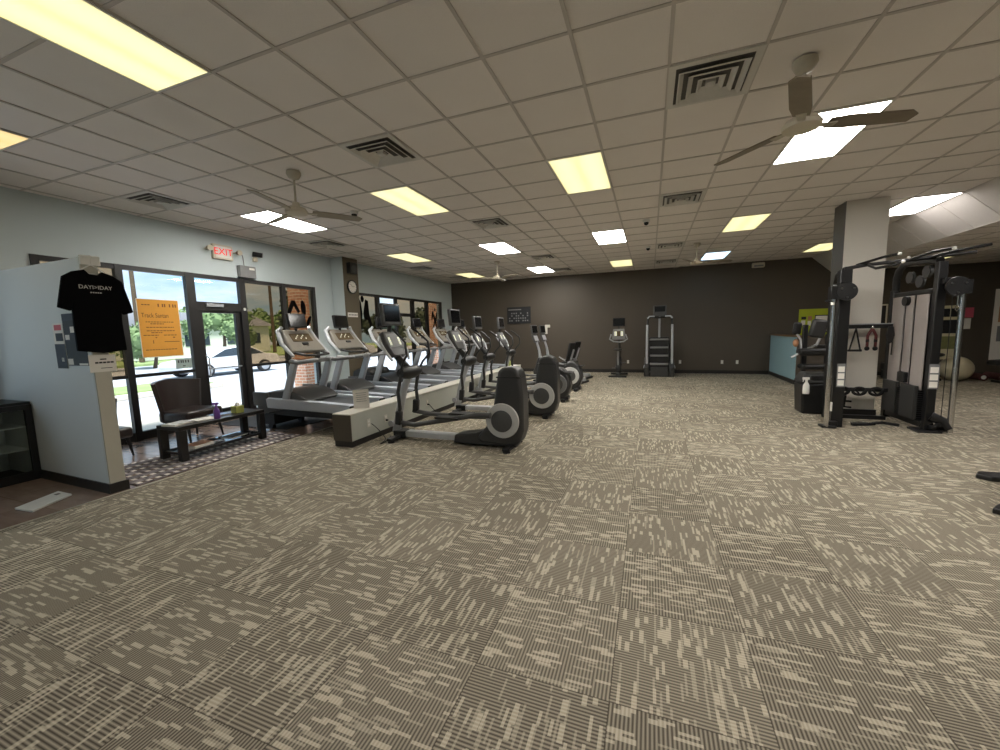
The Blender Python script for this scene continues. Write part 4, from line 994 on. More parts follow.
# stair climber
t = thing('stair_climber', 'black and silver stair climber standing against the brown wall', 'stair climber', (0.28, 13.15, 0))
g = MB(); g.box(-0.36, 0.36, 0.0, 1.0, 0.0, 0.12); g.box(-0.30, 0.30, 0.75, 1.0, 0.12, 1.2); g.prism([(0.0, 0.12), (0.75, 0.12), (0.75, 1.15), (0.5, 1.10)], -0.31, -0.275, 'yz'); g.prism([(0.0, 0.12), (0.75, 0.12), (0.75, 1.15), (0.5, 1.10)], 0.275, 0.31, 'yz'); g.build('body', M_black, t, bevel=0.02)
for s in (-1, 1):
    g = MB(); g.prism([(-0.02, 0.0), (0.9, 0.0), (0.9, 0.55), (0.5, 0.5), (0.1, 0.42), (-0.04, 0.3)], s * 0.29, s * 0.44, 'yz'); g.build('side_cover', M_char, t, bevel=0.03)
    g = MB(); g.tube([(s * 0.44, 0.0, 0.27), (s * 0.43, 0.04, 0.33), (s * 0.36, 0.1, 0.33)], 0.025, 8); g.build('corner_trim', M_silver, t)
    g = MB(); g.tube([(s * 0.36, 0.1, 0.35), (s * 0.365, 0.14, 0.8), (s * 0.365, 0.2, 1.2), (s * 0.36, 0.26, 1.6)], 0.036, 12); g.build('side_rail', M_silver, t)
    g = MB(); g.tube([(s * 0.36, 0.26, 1.58), (s * 0.35, 0.28, 1.78), (s * 0.30, 0.32, 1.86)], 0.028, 10); g.build('rail_grip', M_black, t)
    g = MB(); g.tube([(s * 0.36, 0.24, 1.80), (s * 0.30, 0.22, 1.86), (s * 0.16, 0.3, 1.86)], 0.022, 10); g.build('handlebar', M_silver2, t)
for k in range(4):
    z = 0.36 + 0.25 * k; y = 0.02 + 0.14 * k
    g = MB(); g.box(-0.27, 0.27, y, y + 0.25, z, z + 0.05); st = g.build('step', M_grey, t, bevel=0.01)
    g = MB(); g.box(-0.265, 0.265, y + 0.10, y + 0.12, z - 0.19, z - 0.001); g.build('riser', M_black, st, smooth=False)
g = MB(); g.box(-0.25, 0.25, -0.01, 0.02, 0.02, 0.3); g.build('front_panel', M_char, t, bevel=0.01)
g = MB(); g.tube([(0, 0.6, 1.2), (0, 0.55, 1.6), (0, 0.5, 1.9)], 0.035, 10); g.build('mast', M_silver, t)
g = MB(); g.prism([(-0.19, 1.86), (0.19, 1.86), (0.2, 2.2), (-0.2, 2.2)], 0.35, 0.42, 'xz'); cn = g.build('console', M_dgrey, t, bevel=0.02)
g = MB(); g.box(-0.15, 0.15, 0.346, 0.35, 2.0, 2.17); g.build('display', M_screen, cn, smooth=False)
g = MB(); g.tube([(-0.3, 0.33, 1.85), (0, 0.38, 1.82), (0.3, 0.33, 1.85)], 0.03, 10); g.build('cross_grip', M_black, t)

# back wall pictures
t = thing('wall_poster', 'framed dark exercise chart on the brown wall', 'poster', (-4.58, YB, 2.09))
g = MB(); g.box(-0.46, 0.46, -0.03, -0.002, -0.31, 0.31); g.build('frame', M_black, t, bevel=0.005)
g = MB(); g.box(-0.42, 0.42, -0.034, -0.03, -0.27, 0.27); g.build('print', M_photo, t, smooth=False)
g = MB(); random.seed(5)
g.box(-0.4, 0.1, -0.037, -0.034, 0.19, 0.23)
for a in range(9):
    for b in range(4):
        if random.random() < 0.75: g.box(-0.38 + a * 0.087, -0.33 + a * 0.087, -0.037, -0.034, -0.22 + b * 0.09, -0.17 + b * 0.09)
g.build('figures', M_inkgrey, t, smooth=False)['kind'] = 'stuff'
t = thing('wall_device', 'white L-shaped bracket or dispenser on the brown wall', 'wall device', (-3.50, YB, 1.58))
g = MB(); g.box(-0.09, 0.10, -0.05, -0.002, 0.03, 0.13); g.box(-0.09, -0.0, -0.05, -0.002, -0.2, 0.03); g.build('housing', M_cream, t, bevel=0.008)
t = thing('notice_board', 'lime green notice board on the brown wall above the low partition', 'notice board', (4.49, YB, 1.56))
g = MB(); g.box(-0.36, 0.36, -0.02, -0.002, -0.38, 0.38); g.build('board', M_lime, t, smooth=False)
for (a, b, c, d, m) in ((-0.3, -0.18, 0.08, 0.16, M_photo), (-0.14, -0.04, 0.05, 0.17, M_tan), (-0.14, -0.06, -0.1, 0.03, M_paper), (-0.3, -0.2, -0.1, 0.05, M_paper)):
    g = MB(); g.box(a, b, -0.023, -0.02, c, d); g.build('pinned_note', m, t, smooth=False)
g = MB(); g.box(0.03, 0.35, -0.026, -0.02, -0.3, 0.2); wf = g.build('framed_sheet', M_ink, t, smooth=False)
g = MB(); g.box(0.05, 0.33, -0.029, -0.026, -0.27, 0.17); g.build('sheet', M_paper, wf, smooth=False)
t = thing('wall_picture', 'small dark framed picture glimpsed between column and weight machine', 'picture', (6.02, YB, 1.7))
g = MB(); g.box(-0.16, 0.16, -0.03, -0.002, -0.3, 0.3); g.build('frame', M_cream_tube, t, smooth=False)
g = MB(); g.box(-0.12, 0.12, -0.033, -0.03, -0.26, 0.26); g.build('print', M_ink, t, smooth=False)
t = thing('wall_poster', 'tall cream poster with square photos on the far brown wall', 'poster', (7.52, YB, 1.18))
M_olive = mat('muted_olive_print', srgb(138, 140, 92), 0.7, var=0.15, scale=10)
M_crm = mat('cream_poster_paper', srgb(218, 210, 176), 0.7, var=0.02)
g = MB(); g.box(-0.26, 0.26, -0.008, -0.002, -0.72, 0.72); g.build('sheet', M_crm, t, smooth=False)
for (a, b, c, d, m) in ((-0.2, -0.02, 0.42, 0.64, M_photo), (0.0, 0.2, 0.42, 0.64, M_photo), (-0.2, 0.2, -0.02, 0.34, M_photo), (-0.2, 0.2, -0.44, -0.1, M_olive)):
    g = MB(); g.box(a, b, -0.010, -0.008, c, d); g.build('photo', m, t, smooth=False)
t = thing('wall_notice', 'pink over white paper sheets pinned on the far brown wall', 'notice', (7.86, YB, 1.55))
g = MB(); g.box(-0.11, 0.11, -0.006, -0.002, 0.02, 0.28); g.build('pink_sheet', M_pink, t, smooth=False)
g = MB(); g.box(-0.11, 0.07, -0.006, -0.002, -0.28, 0.0); g.build('white_sheet', M_paper, t, smooth=False)
t = thing('wall_poster', 'wide cream exercise poster at the right edge of the far wall', 'poster', (8.85, YB, 1.33))
g = MB(); g.box(-0.5, 0.5, -0.008, -0.002, -0.95, 0.95); g.build('sheet', M_paper, t, smooth=False)
for (a, b, c, d, m) in ((-0.4, 0.0, 0.1, 0.5, M_tan), (-0.4, 0.0, -0.4, 0.0, M_inkgrey), (0.05, 0.45, 0.1, 0.5, M_photo)):
    g = MB(); g.box(a, b, -0.010, -0.008, c, d); g.build('photo', m, t, smooth=False)

# ------------------------------------------------------------------ gym balls and benches in the far right
for (x, y, r, lb) in ((7.16, 13.25, 0.31, 'large pearl-beige exercise ball in front, right of the cable machine'), (6.86, 13.95, 0.27, 'pearl-beige exercise ball behind the bench at the far wall')):
    t = thing('exercise_ball', lb, 'exercise ball', (x, y, r), 0, 'pearl exercise balls')
    g = MB(); g.ell((0, 0, 0), (r, r, r * 0.985), 36, 24); g.build('ball', M_ball, t)
    g = MB()
    for k in range(-3, 4): 
        a = k * 0.14; g.lathe([(r * math.cos(a) + 0.0, r * math.sin(a) * 0.985), (r * math.cos(a) + 0.003, r * math.sin(a) * 0.985 + 0.003), (r * math.cos(a + 0.03), r * math.sin(a + 0.03) * 0.985)], seg=36)
    g.build('grip_ridges', M_ball, t)
t = thing('low_bench', 'low black padded bench by the exercise balls', 'bench', (6.2, 13.6, 0))
g = MB(); g.box(-0.3, 0.3, -0.2, 0.2, 0.22, 0.42); g.build('pad', M_black, t, bevel=0.03)
g = MB(); g.box(-0.28, 0.28, -0.17, 0.17, 0.0, 0.22); g.build('base', M_char, t, bevel=0.01)
t = thing('ab_trainer', 'black padded abdominal bench with dark blue post by the wall', 'exercise bench', (6.62, 13.2, 0))
g = MB(); g.tube([(0, 0.0, 0.03), (0, 0.05, 0.55), (0, 0.1, 1.0)], [0.05, 0.06, 0.05], 10); g.build('post', mat('dark_navy_plastic', srgb(40, 46, 66), 0.5), t)
g = MB(); g.ell((0, 0.0, 0.66), (0.28, 0.2, 0.07)); g.build('pad', M_black, t)
g = MB(); g.box(-0.25, 0.25, -0.04, 0.04, 0.0, 0.05); g.box(-0.04, 0.04, -0.3, 0.3, 0.0, 0.05); g.build('base', M_black, t, bevel=0.008)
t = thing('weight_bench', 'black flat bench at the right edge before the far wall', 'bench', (8.1, 12.9, 0), 0.1)
g = MB(); g.obox((0, 0, 0.52), (1.1, 0.3, 0.12), ry=-0.06); g.build('pad', M_black, t, bevel=0.04)
for x in (-0.3, 0.3):
    g = MB(); g.tube([(x, 0, 0.46), (x, 0, 0.03)], 0.03, 8); g.box(x - 0.03, x + 0.03, -0.25, 0.25, 0.0, 0.05); g.build('leg', M_frameblk, t)
for k, (x, y) in enumerate(((7.75, 13.6), (8.15, 13.7))):
    t = thing('foam_roller', 'dusty pink foam roller on the floor ' + ('beside the large ball' if k == 0 else 'farther right under the bench'), 'foam roller', (x, y, 0.085), 0, 'foam rollers')
    g = MB(); g.lathe([(0.05, -0.25), (0.085, -0.25), (0.085, 0.25), (0.05, 0.25)], (0, 0, 0), 'Y', 20); g.build('roller', M_pinkfoam, t)
    g = MB(); g.lathe([(0.045, -0.252), (0.05, -0.252), (0.05, 0.252), (0.045, 0.252)], (0, 0, 0), 'Y', 20); g.build('core_tube', M_paper, t)

# padded weight machine behind the trainer (left of it)
O = (3.06, 9.65, 0)
t = thing('preacher_bench', 'black padded weight machine partly behind the left tower', 'weight machine', O)
g = MB(); g.box(-0.2, 0.45, -0.04, 0.04, 0.0, 0.07); g.box(-0.05, 0.05, -0.5, 0.6, 0.0, 0.07); g.box(-0.04, 0.04, 0.45, 0.55, 0.07, 1.5); g.box(0.3, 0.36, 0.3, 0.36, 0.0, 1.3); g.build('frame', M_frameblk, t, bevel=0.008)
g = MB(); g.obox((0.05, 0.0, 0.96), (0.62, 0.28, 0.14), ry=0.0); g.build('upper_pad', M_black, t, bevel=0.05, seg=3)
g = MB(); g.obox((0.08, 0.0, 0.66), (0.6, 0.3, 0.1)); g.build('seat_pad', M_black, t, bevel=0.04, seg=3)
g = MB(); g.obox((-0.26, 0.1, 1.43), (0.15, 0.1, 0.26), ry=0.1, rz=0.2); g.build('left_pad', M_black, t, bevel=0.05, seg=3)
g = MB(); g.obox((0.06, 0.0, 1.42), (0.26, 0.14, 0.36), ry=0.2); g.build('right_pad', M_char, t, bevel=0.05, seg=3)
g = MB(); g.tube([(-0.26, 0.08, 1.32), (-0.2, 0.05, 1.2), (-0.2, 0.0, 0.95), (-0.36, 0.0, 0.85)], 0.022, 8); g.tube([(0.12, 0, 1.3), (0.05, 0, 1.1), (0.05, 0.45, 1.0)], 0.025, 8); g.build('arm', M_silver, t)
g = MB(); g.ell((-0.30, 0.0, 1.14), (0.05, 0.05, 0.08)); g.build('handle_grip', M_tan, t)
g = MB(); g.box(0.05, 0.35, -0.02, 0.1, 1.0, 1.1); g.build('bracket', M_bronze, t, bevel=0.01)

# trash bin
t = thing('trash_bin', 'black plastic bin with swing lid beside the left post of the cable machine', 'trash bin', (2.66, 8.22, 0))
g = MB(); g.prism([(-0.22, -0.17), (0.2, -0.17), (0.2, 0.2), (-0.22, 0.2)], 0.0, 0.52, 'xy', 1.12); g.build('bin_body', M_black, t, bevel=0.03)
g = MB(); g.prism([(-0.255, -0.21), (0.225, -0.21), (0.225, 0.24), (-0.255, 0.24)], 0.521, 0.70, 'xy', 0.72); g.build('lid', M_char, t, bevel=0.03)
g = MB(); g.box(-0.12, 0.1, -0.19, -0.165, 0.56, 0.66); g.build('lid_flap', M_black, t, bevel=0.01)
spray('white spray bottle hanging on the front of the black bin', 2.46, 7.965, 0.36, M_white, M_white, 1.25)

# ------------------------------------------------------------------ functional trainer
O = (3.12, 7.5, 0)
t = thing('cable_machine', 'black twin-tower cable machine with chrome posts in front of the column', 'cable machine', O)
g = MB(O)   # left tower
g.box(2.52, 2.66, 7.10, 7.22, 0.0, 2.28); g.box(2.66, 2.76, 7.78, 7.88, 0.0, 1.9); g.prism([(2.54, 7.22), (2.64, 7.22), (2.76, 7.78), (2.66, 7.78)], 0.05, 0.15, 'xy')
g.prism([(2.54, 7.22), (2.64, 7.22), (2.76, 7.78), (2.66, 7.78)], 1.82, 1.9, 'xy'); g.box(2.38, 2.56, 7.0, 7.16, 0.0, 0.035); g.build('left_tower', M_frameblk, t, bevel=0.01)
g = MB(O)
g.box(3.56, 3.66, 7.08, 7.17, 0.0, 2.30); g.box(3.55, 3.64, 8.08, 8.18, 0.0, 2.0); g.box(3.56, 3.64, 7.17, 8.08, 0.04, 0.13); g.box(3.56, 3.64, 7.17, 8.08, 1.90, 1.96)
g.box(3.46, 3.72, 7.0, 7.26, 0.0, 0.03); g.build('right_tower', M_frameblk, t, bevel=0.01)
g = MB(O); g.tube([(3.6, 8.13, 1.9), (3.6, 8.13, 2.18), (3.6, 8.08, 2.3), (3.6, 7.95, 2.38), (3.6, 7.7, 2.38), (3.6, 7.14, 2.32)], 0.045, 12); g.build('right_arch', M_frameblk, t)
g = MB(O); g.tube([(2.71, 7.83, 1.8), (2.71, 7.8, 2.1), (2.67, 7.6, 2.26), (2.60, 7.17, 2.28)], 0.04, 12); g.build('left_arch', M_frameblk, t)
# shroud panels on the inner side of the right tower
for a, b in ((7.20, 7.47), (7.52, 7.70), (7.75, 8.06)):
    g = MB(O); g.box(3.545, 3.56, a, b, 0.56, 1.89); g.build('shroud_panel', M_shroud, t, bevel=0.004)
g = MB(O); g.box(3.60, 3.615, 7.19, 8.07, 0.12, 1.89); g.build('shroud_back', M_dgrey, t, smooth=False)
for y in (7.495, 7.725):
    g = MB(O); g.tube([(3.57, y, 0.12), (3.57, y, 1.89)], 0.012, 8); g.build('guide_rod', M_chrome, t)
ws = None
for k in range(14):
    g = MB(O); g.box(3.50, 3.60, 7.24, 8.02, 0.14 + 0.03 * k, 0.166 + 0.03 * k); g.build('weight_plate', M_black, t, smooth=False)
g = MB(O); g.box(3.49, 3.535, 7.22, 7.56, 0.14, 0.62); g.box(3.49, 3.535, 7.68, 8.04, 0.14, 0.62); g.build('stack_cover', M_char, t, bevel=0.004)
g = MB(O); g.box(3.50, 3.56, 7.52, 7.70, 0.63, 0.78); g.build('selector_block', M_black, t, bevel=0.01)
g = MB(O); g.lathe([(0, -0.03), (0.07, -0.03), (0.07, 0.03), (0, 0.03)], (3.53, 7.66, 1.82), 'X', 20); g.build('cable_pulley', M_black, t)
for (y, z) in ((7.72, 2.16), (7.48, 2.08), (7.34, 2.2)):
    g = MB(O); g.lathe([(0, -0.02), (0.085, -0.02), (0.075, 0), (0.085, 0.02), (0, 0.02)], (3.58, y, z), 'X', 20); g.build('cable_pulley', M_char, t)
# chrome posts with carriages
for (x, s) in ((2.44, 1), (3.80, 1)):
    g = MB(O); g.tube([(x, 7.03, 0.02), (x, 7.03, 2.06)], 0.032, 16); g.build('chrome_post', M_chrome, t)
    xin = 2.58 if x < 3 else 3.60
    
    for za, zb in ((2.0, 2.08), (0.04, 0.10)):
        g = MB(O); g.box(min(x, xin), max(x, xin), 7.02, 7.12, za, zb); g.build('post_bracket', M_frameblk, t, bevel=0.01)
   
    g = MB(O); xc = x + 0.12 if x < 3 else x - 0.09
    g.lathe([(0, -0.015), (0.12, -0.015), (0.125, 0), (0.12, 0.015), (0, 0.015)], (xc, 6.98, 1.96), 'Y', 28); pl = g.build('carriage_disc', M_black, t)
    for a in (0.5, 2.6, 4.7):
        g = MB(O); g.lathe([(0, -0.01), (0.014, -0.01), (0.014, 0.01), (0, 0.01)], (xc + 0.08 * math.cos(a), 6.96, 1.96 + 0.08 * math.sin(a)), 'Y', 10); g.build('bolt', M_chrome, pl)
    g = MB(O); g.box(x - 0.06, x + 0.06, 6.97, 7.09, 1.86, 2.04); g.tube([(x - 0.05, 7.0, 1.84), (x - 0.12, 6.97, 1.84)], 0.018, 8); g.build('carriage', M_frameblk, t, bevel=0.015)
g = MB(O); g.tube([(3.68, 7.05, 2.05), (3.62, 7.1, 1.9)], 0.008, 6); g.tube([(3.71, 6.95, 1.84), (3.71, 6.95, 1.72)], 0.01, 6)
g.tube([(3.71, 6.95, 1.72), (3.735, 6.95, 1.68), (3.71, 6.95, 1.64), (3.685, 6.95, 1.68)], 0.007, 6, True); g.build('snap_hook', M_chrome, t)
g = MB(O); g.tube([(2.40, 6.96, 1.82), (2.40, 6.96, 1.78)], 0.022, 8); g.build('cable_stop', M_white, t)
g = MB(O); g.tube([(3.70, 7.03, 0.1), (3.70, 7.03, 1.85)], 0.004, 6); g.build('cable', M_black, t)
g = MB(O); g.tube([(3.62, 7.1, 0.22), (3.74, 7.06, 0.16), (3.79, 7.02, 0.06)], [0.07, 0.06, 0.04], 12); g.lathe([(0, -0.02), (0.07, -0.02), (0.07, 0.02), (0, 0.02)], (3.72, 7.04, 0.09), 'Y', 18); g.build('lower_pulley_guard', M_black, t)
# cross members
g = MB(O); g.tube([(2.58, 7.18, 2.29), (2.85, 7.2, 2.33), (3.3, 7.25, 2.36), (3.95, 7.15, 2.40)], 0.026, 10); g.build('top_crossbar', M_frameblk, t)
g = MB(O); g.tube([(2.75, 7.25, 2.34), (2.95, 7.0, 2.40), (3.02, 6.8, 2.40)], 0.018, 8); g.tube([(2.85, 7.2, 2.33), (2.86, 6.98, 2.25), (3.0, 6.85, 2.27), (3.06, 6.8, 2.3)], 0.018, 8); g.build('pull_up_grip', M_frameblk, t)
g = MB(O); g.tube([(3.32, 7.25, 2.36), (3.45, 7.0, 2.42), (3.55, 6.8, 2.42)], 0.018, 8); g.tube([(3.55, 7.2, 2.38), (3.62, 7.0, 2.40), (3.95, 6.9, 2.45)], 0.018, 8); g.build('pull_up_grip', M_frameblk, t)
for (a, b, c) in ((3.02, 6.80, 2.40), (3.06, 6.80, 2.30), (3.55, 6.80, 2.42), (3.32, 7.25, 2.39), (3.6, 7.18, 2.36)):
    g = MB(O); g.ell((a, b, c), (0.024, 0.024, 0.024), 10, 8); g.build('bar_end_cap', M_white, t)
g = MB(O); g.box(2.76, 3.46, 7.80, 7.86, 1.43, 1.49); g.build('accessory_rail', M_frameblk, t, bevel=0.006)
g = MB(O); g.box(2.76, 3.46, 7.79, 7.87, 1.49, 1.505); g.build('rail_top_strip', M_silver, t, smooth=False)
g = MB(O); g.box(2.76, 3.46, 7.80, 7.85, 0.44, 0.50); g.box(2.76, 3.46, 7.80, 7.86, 0.0, 0.06); g.build('lower_crossbar', M_frameblk, t, bevel=0.006)
for (x, y, w) in ((2.60, 7.095, 0.05), (3.61, 7.075, 0.055)):
    g = MB(O); g.box(x - w, x + w, y - 0.003, y, 0.60, 0.94); lb = g.build('instruction_label', M_inkgrey, t, smooth=False)
    for k in range(3):
        g = MB(O); g.box(x - w + 0.012, x + w - 0.012, y - 0.005, y - 0.003, 0.62 + 0.1 * k, 0.70 + 0.1 * k); g.build('label_panel', M_paper, lb, smooth=False)
g = MB(O); g.box(2.47, 2.50, 7.03, 7.09, 0.25, 0.38); g.build('side_tag', M_paper, t, smooth=False)
# attachments (separate things hanging from the rail)
t = thing('triangle_handle', 'black triangular cable handle hanging on the accessory rail', 'cable handle', (3.00, 7.775, 1.07))
g = MB(); g.tube([(0, 0, 0.36), (-0.07, 0, 0.02)], 0.012, 8); g.tube([(0, 0, 0.36), (0.07, 0, 0.02)], 0.012, 8); g.build('strap', M_black, t)
g = MB(); g.tube([(-0.085, 0, 0.02), (0.085, 0, 0.02)], 0.018, 10); g.build('grip', M_rubber, t)
t = thing('rope_attachment', 'red and black rope attachment hanging from the accessory rail', 'rope', (3.20, 7.775, 1.10))
for s in (-1, 1):
    g = MB(); g.tube([(0, 0, 0.33), (s * 0.05, 0, 0.22), (s * 0.05, 0, 0.05)], 0.02, 8); rp = g.build('rope', M_red, t)
    g = MB(); g.ell((s * 0.05, 0, 0.02), (0.032, 0.032, 0.035), 12, 8); g.tube([(s * 0.05, 0, 0.12), (s * 0.05, 0, 0.16)], 0.0225, 8); g.build('rubber_end', M_rubber, rp)
g = MB(); g.ell((0, -0.005, 0.345), (0.02, 0.02, 0.028), 10, 8); g.build('ring', M_chrome, t)
t = thing('ankle_strap', 'black nylon strap hanging at the right end of the accessory rail', 'strap', (3.42, 7.775, 1.12))
g = MB(); g.prism([(-0.03, 0.33), (0.03, 0.33), (0.05, 0.2), (0.03, 0.1), (-0.02, 0.06), (-0.05, 0.2)], -0.015, 0.015, 'xz'); g.build('webbing', M_black, t, bevel=0.005)
g = MB(); g.tube([(0.03, 0, 0.1), (0.03, 0, -0.1)], 0.008, 6); g.build('tail', M_black, t)
for k, (x, lb) in enumerate(((2.88, 'left'), (3.09, 'middle'), (3.30, 'right'))):
    g = MB(); P = [(x + 0.08 * math.cos(a), 7.765, 0.45 + 0.055 * math.sin(a)) for a in [2 * PI * q / 20 for q in range(20)]]
    g.tube(P, 0.021, 8, True); g.tube([(x - 0.07, 7.725, 0.49), (x, 7.72, 0.40), (x + 0.07, 7.725, 0.48)], 0.015, 8)
    tag(g.build('resistance_band', M_rubber), f'black coiled band draped over the lower crossbar, {lb} of three', 'resistance band', 'coiled bands on the lower crossbar')
t = thing('curl_bar', 'short black bar attachment hanging from the lower crossbar', 'bar attachment', (2.92, 7.76, 0.16))
g = MB(); g.tube([(0, 0, 0.22), (-0.01, 0, 0.04), (0.08, 0, 0.03)], 0.016, 8); g.build('bar', M_rubber, t)
g = MB(); g.tube([(0.0, 0, 0.13), (0.08, 0, 0.125)], 0.016, 8); g.build('peg', M_rubber, t)
t = thing('cable_attachment', 'black metal grip attachment lying on the carpet inside the cable machine', 'bar attachment', (2.98, 7.3, 0.025), 0.3)
g = MB(); g.tube([(-0.16, 0, 0), (0.16, 0, 0)], 0.022, 10); g.build('grip', M_rubber, t)
g = MB(); g.tube([(-0.14, 0.02, 0), (-0.08, 0.12, 0.0), (0.08, 0.12, 0), (0.14, 0.02, 0)], 0.01, 8); g.build('bracket', M_chrome, t)
t = thing('cable_attachment', 'black v-shaped bar attachment on the carpet near the right tower', 'bar attachment', (3.28, 7.42, 0.025), -0.2)
g = MB(); g.tube([(-0.14, -0.06, 0), (0, 0.06, 0), (0.14, -0.06, 0)], 0.02, 8); g.build('bar', M_black, t)
g = MB(); g.tube([(0, 0.06, 0), (0, 0.12, 0.01)], 0.012, 8); g.build('eyelet', M_chrome, t)

# machine cut by the right edge
O2 = (2.98, 4.9, 0)
t = thing('squat_rack', 'black weight rack cut off by the right edge of the picture', 'weight rack', O2)
g = MB(O2); g.prism([(2.56, 4.18), (2.66, 4.12), (3.4, 4.18), (3.4, 4.32), (2.66, 4.3)], 0.0, 0.045, 'xy'); g.build('front_foot', M_frameblk, t, bevel=0.008)
g = MB(O2); g.prism([(2.98, 5.1), (3.05, 5.02), (3.9, 5.1), (3.9, 5.22), (3.05, 5.2)], 0.0, 0.045, 'xy'); g.build('rear_foot', M_frameblk, t, bevel=0.008)
g = MB(O2); g.box(2.68, 2.76, 4.18, 4.26, 0.04, 0.75); g.build('front_upright', M_frameblk, t, bevel=0.008)
g = MB(O2); g.box(3.3, 3.38, 5.07, 5.16, 0.04, 1.2); g.build('rear_upright', M_frameblk, t, bevel=0.008)
g = MB(O2); g.tube([(2.72, 4.22, 0.72), (3.34, 5.1, 0.72)], 0.035, 10); g.tube([(3.3, 4.25, 0.02), (3.4, 5.1, 0.03)], 0.03, 8); g.build('brace', M_frameblk, t)
g = MB(O2); g.obox((3.1, 4.65, 0.80), (0.28, 1.0, 0.08), rz=-0.6); g.build('bench_pad', M_black, t, bevel=0.02)

# ------------------------------------------------------------------ outdoors
f = MB(); f.box(-70, XL - 0.2, -30, 60, -0.3, -0.12); struct(f.build('ground', M_asph, smooth=False), 'pale sunlit parking lot outside the windows')
f = MB(); f.box(-9.4, XL - 0.2, -20, 40, -0.13, -0.03); struct(f.build('ground_walkway', M_curb, smooth=False), 'concrete walkway outside')
g = MB(); g.box(-16.2, -13.6, -10, 9.3, -0.12, 0.03); tag(g.build('kerb', M_curb, bevel=0.02), 'concrete kerb around the near grass island', 'kerb')
g = MB(); g.box(-16.0, -13.8, -9.8, 9.1, 0.03, 0.06); tag(g.build('grass_strip', M_grass), 'green grass island in the parking lot', 'grass', kind='stuff')
g = MB(); g.box(-64, -30, -28, 55, -0.119, 0.02); tag(g.build('grass_verge', M_grass), 'green grass verge beyond the road', 'grass', kind='stuff')
for (y0, y1, lb) in ((8.25, 8.85, 'brick pillar outside seen through the nearest tinted panes'), (15.4, 16.3, 'brick pillar outside behind the last tinted pane')):
    g = MB(); g.box(-9.2, -8.75, y0, y1, -0.03, 3.6); tag(g.build('brick_pillar', M_brick, smooth=False), lb, 'pillar', 'brick pillars outside')

def car(label, x, y, rz, m):
    t = thing('parked_car', label, 'car', (x, y, -0.12), rz, 'parked cars')   # local: length along Y
    prof = [(-2.3, 0.30), (2.25, 0.30), (2.32, 0.55), (2.2, 0.78), (1.3, 0.92), (0.55, 1.35), (0.0, 1.44), (-0.8, 1.40), (-1.55, 1.02), (-2.25, 0.92), (-2.36, 0.6)]
    g = MB(); g.prism(prof, -0.86, 0.86, 'yz'); g.build('body', m, t, bevel=0.08, seg=3)
    g = MB(); g.prism([(1.15, 0.94), (0.5, 1.31), (0.0, 1.38), (-0.75, 1.35), (-1.4, 1.02)], -0.865, 0.865, 'yz'); g.build('side_windows', M_carglass, t)
    for yy in (-1.4, 1.4):
        for s in (-1, 1):
            g = MB(); g.lathe([(0, -0.11), (0.28, -0.11), (0.33, -0.08), (0.33, 0.08), (0.28, 0.11), (0, 0.11)], (s * 0.82, yy, 0.33), 'X', 24); w = g.build('wheel', M_tyre, t)
            g = MB(); g.lathe([(0, -0.125), (0.2, -0.125), (0.22, -0.11), (0.22, 0.11), (0.2, 0.125), (0, 0.125)], (s * 0.82, yy, 0.33), 'X', 16); g.build('wheel_rim', M_silver, w)
    g = MB(); g.box(-0.7, 0.7, 2.28, 2.33, 0.55, 0.68); g.build('head_lights', M_white, t, bevel=0.01)
    return t
car('white sedan parked outside, seen through the glass door', -18.4, 12.7, PI, M_carpaint).scale = (1, 0.97, 0.88)
car('silver car parked outside beyond the first tinted pane', -17.6, 19.2, PI, M_silver2)

def tree(label, x, y, h, r, m, n, seed):
    random.seed(seed)
    t = thing('tree', label, 'tree', (x, y, -0.12 if x > -30 else 0.05), 0, 'trees across the road')
    g = MB(); g.tube([(0, 0, 0), (0.1, 0.1, h * 0.3), (0.0, 0.2, h * 0.6)], [r * 0.08, r * 0.06, r * 0.03], 8); g.build('trunk', M_bark, t)
    g = MB()
    lobes = [(random.uniform(-0.6, 0.6) * r, random.uniform(-0.75, 0.75) * r, h * random.uniform(0.35, 0.8), r * random.uniform(0.32, 0.55)) for _ in range(11)]
    for (a, b, c, q) in lobes: g.ell((a, b, c), (q * 0.8, q * 0.8, q * 0.75), 9, 6)
    for _ in range(n):
        a, b, c, q = random.choice(lobes)
        d = Vector((random.gauss(0, 1), random.gauss(0, 1), random.gauss(0, 1))).normalized() * q * random.uniform(0.75, 1.12)
        p = Vector((a, b, c)) + d; s = random.uniform(0.12, 0.24) * (r / 3)
        u = Vector((random.gauss(0, 1), random.gauss(0, 1), random.gauss(0, 1))).normalized(); w = u.orthogonal().normalized()
        g.f([g.v(p + u * s), g.v(p + w * s), g.v(p - u * s), g.v(p - w * s)])
    g.build('crown', m, t, smooth=False)
tree('tall light-green tree left of the orange notice', -28, 11.0, 4.6, 2.1, M_leaf, 1500, 1)
tree('light-green tree seen right through the glass door edge', -27.5, 19.0, 4.3, 1.7, M_leaf, 1500, 2)
tree('broad pale-green tree behind the t-shirt window', -29, 5.5, 4.4, 2.4, M_leaf, 1500, 3)
tree('small shrub-like tree low behind the orange notice', -27, 14.6, 2.6, 1.3, M_leaf, 1200, 4)
tree('dark green tree filling the first wide tinted pane', -24, 24.5, 5.0, 2.5, M_leafdk, 2200, 5)
tree('dark green tree beside the brick pillar', -22, 29.5, 3.8, 1.9, M_leafdk, 1800, 6)
tree('distant round tree behind the white house', -56, 36, 5.2, 3.6, M_leaf, 1500, 7)
tree('distant tree to the right of the white house', -54, 46, 5.5, 3.6, M_leaf, 1500, 8)
tree('distant tree at the left end of the road', -54, 20, 5.6, 3.8, M_leaf, 1500, 9)
tree('distant tree between the two poles', -57, 28, 5.2, 3.4, M_leaf, 1500, 12)
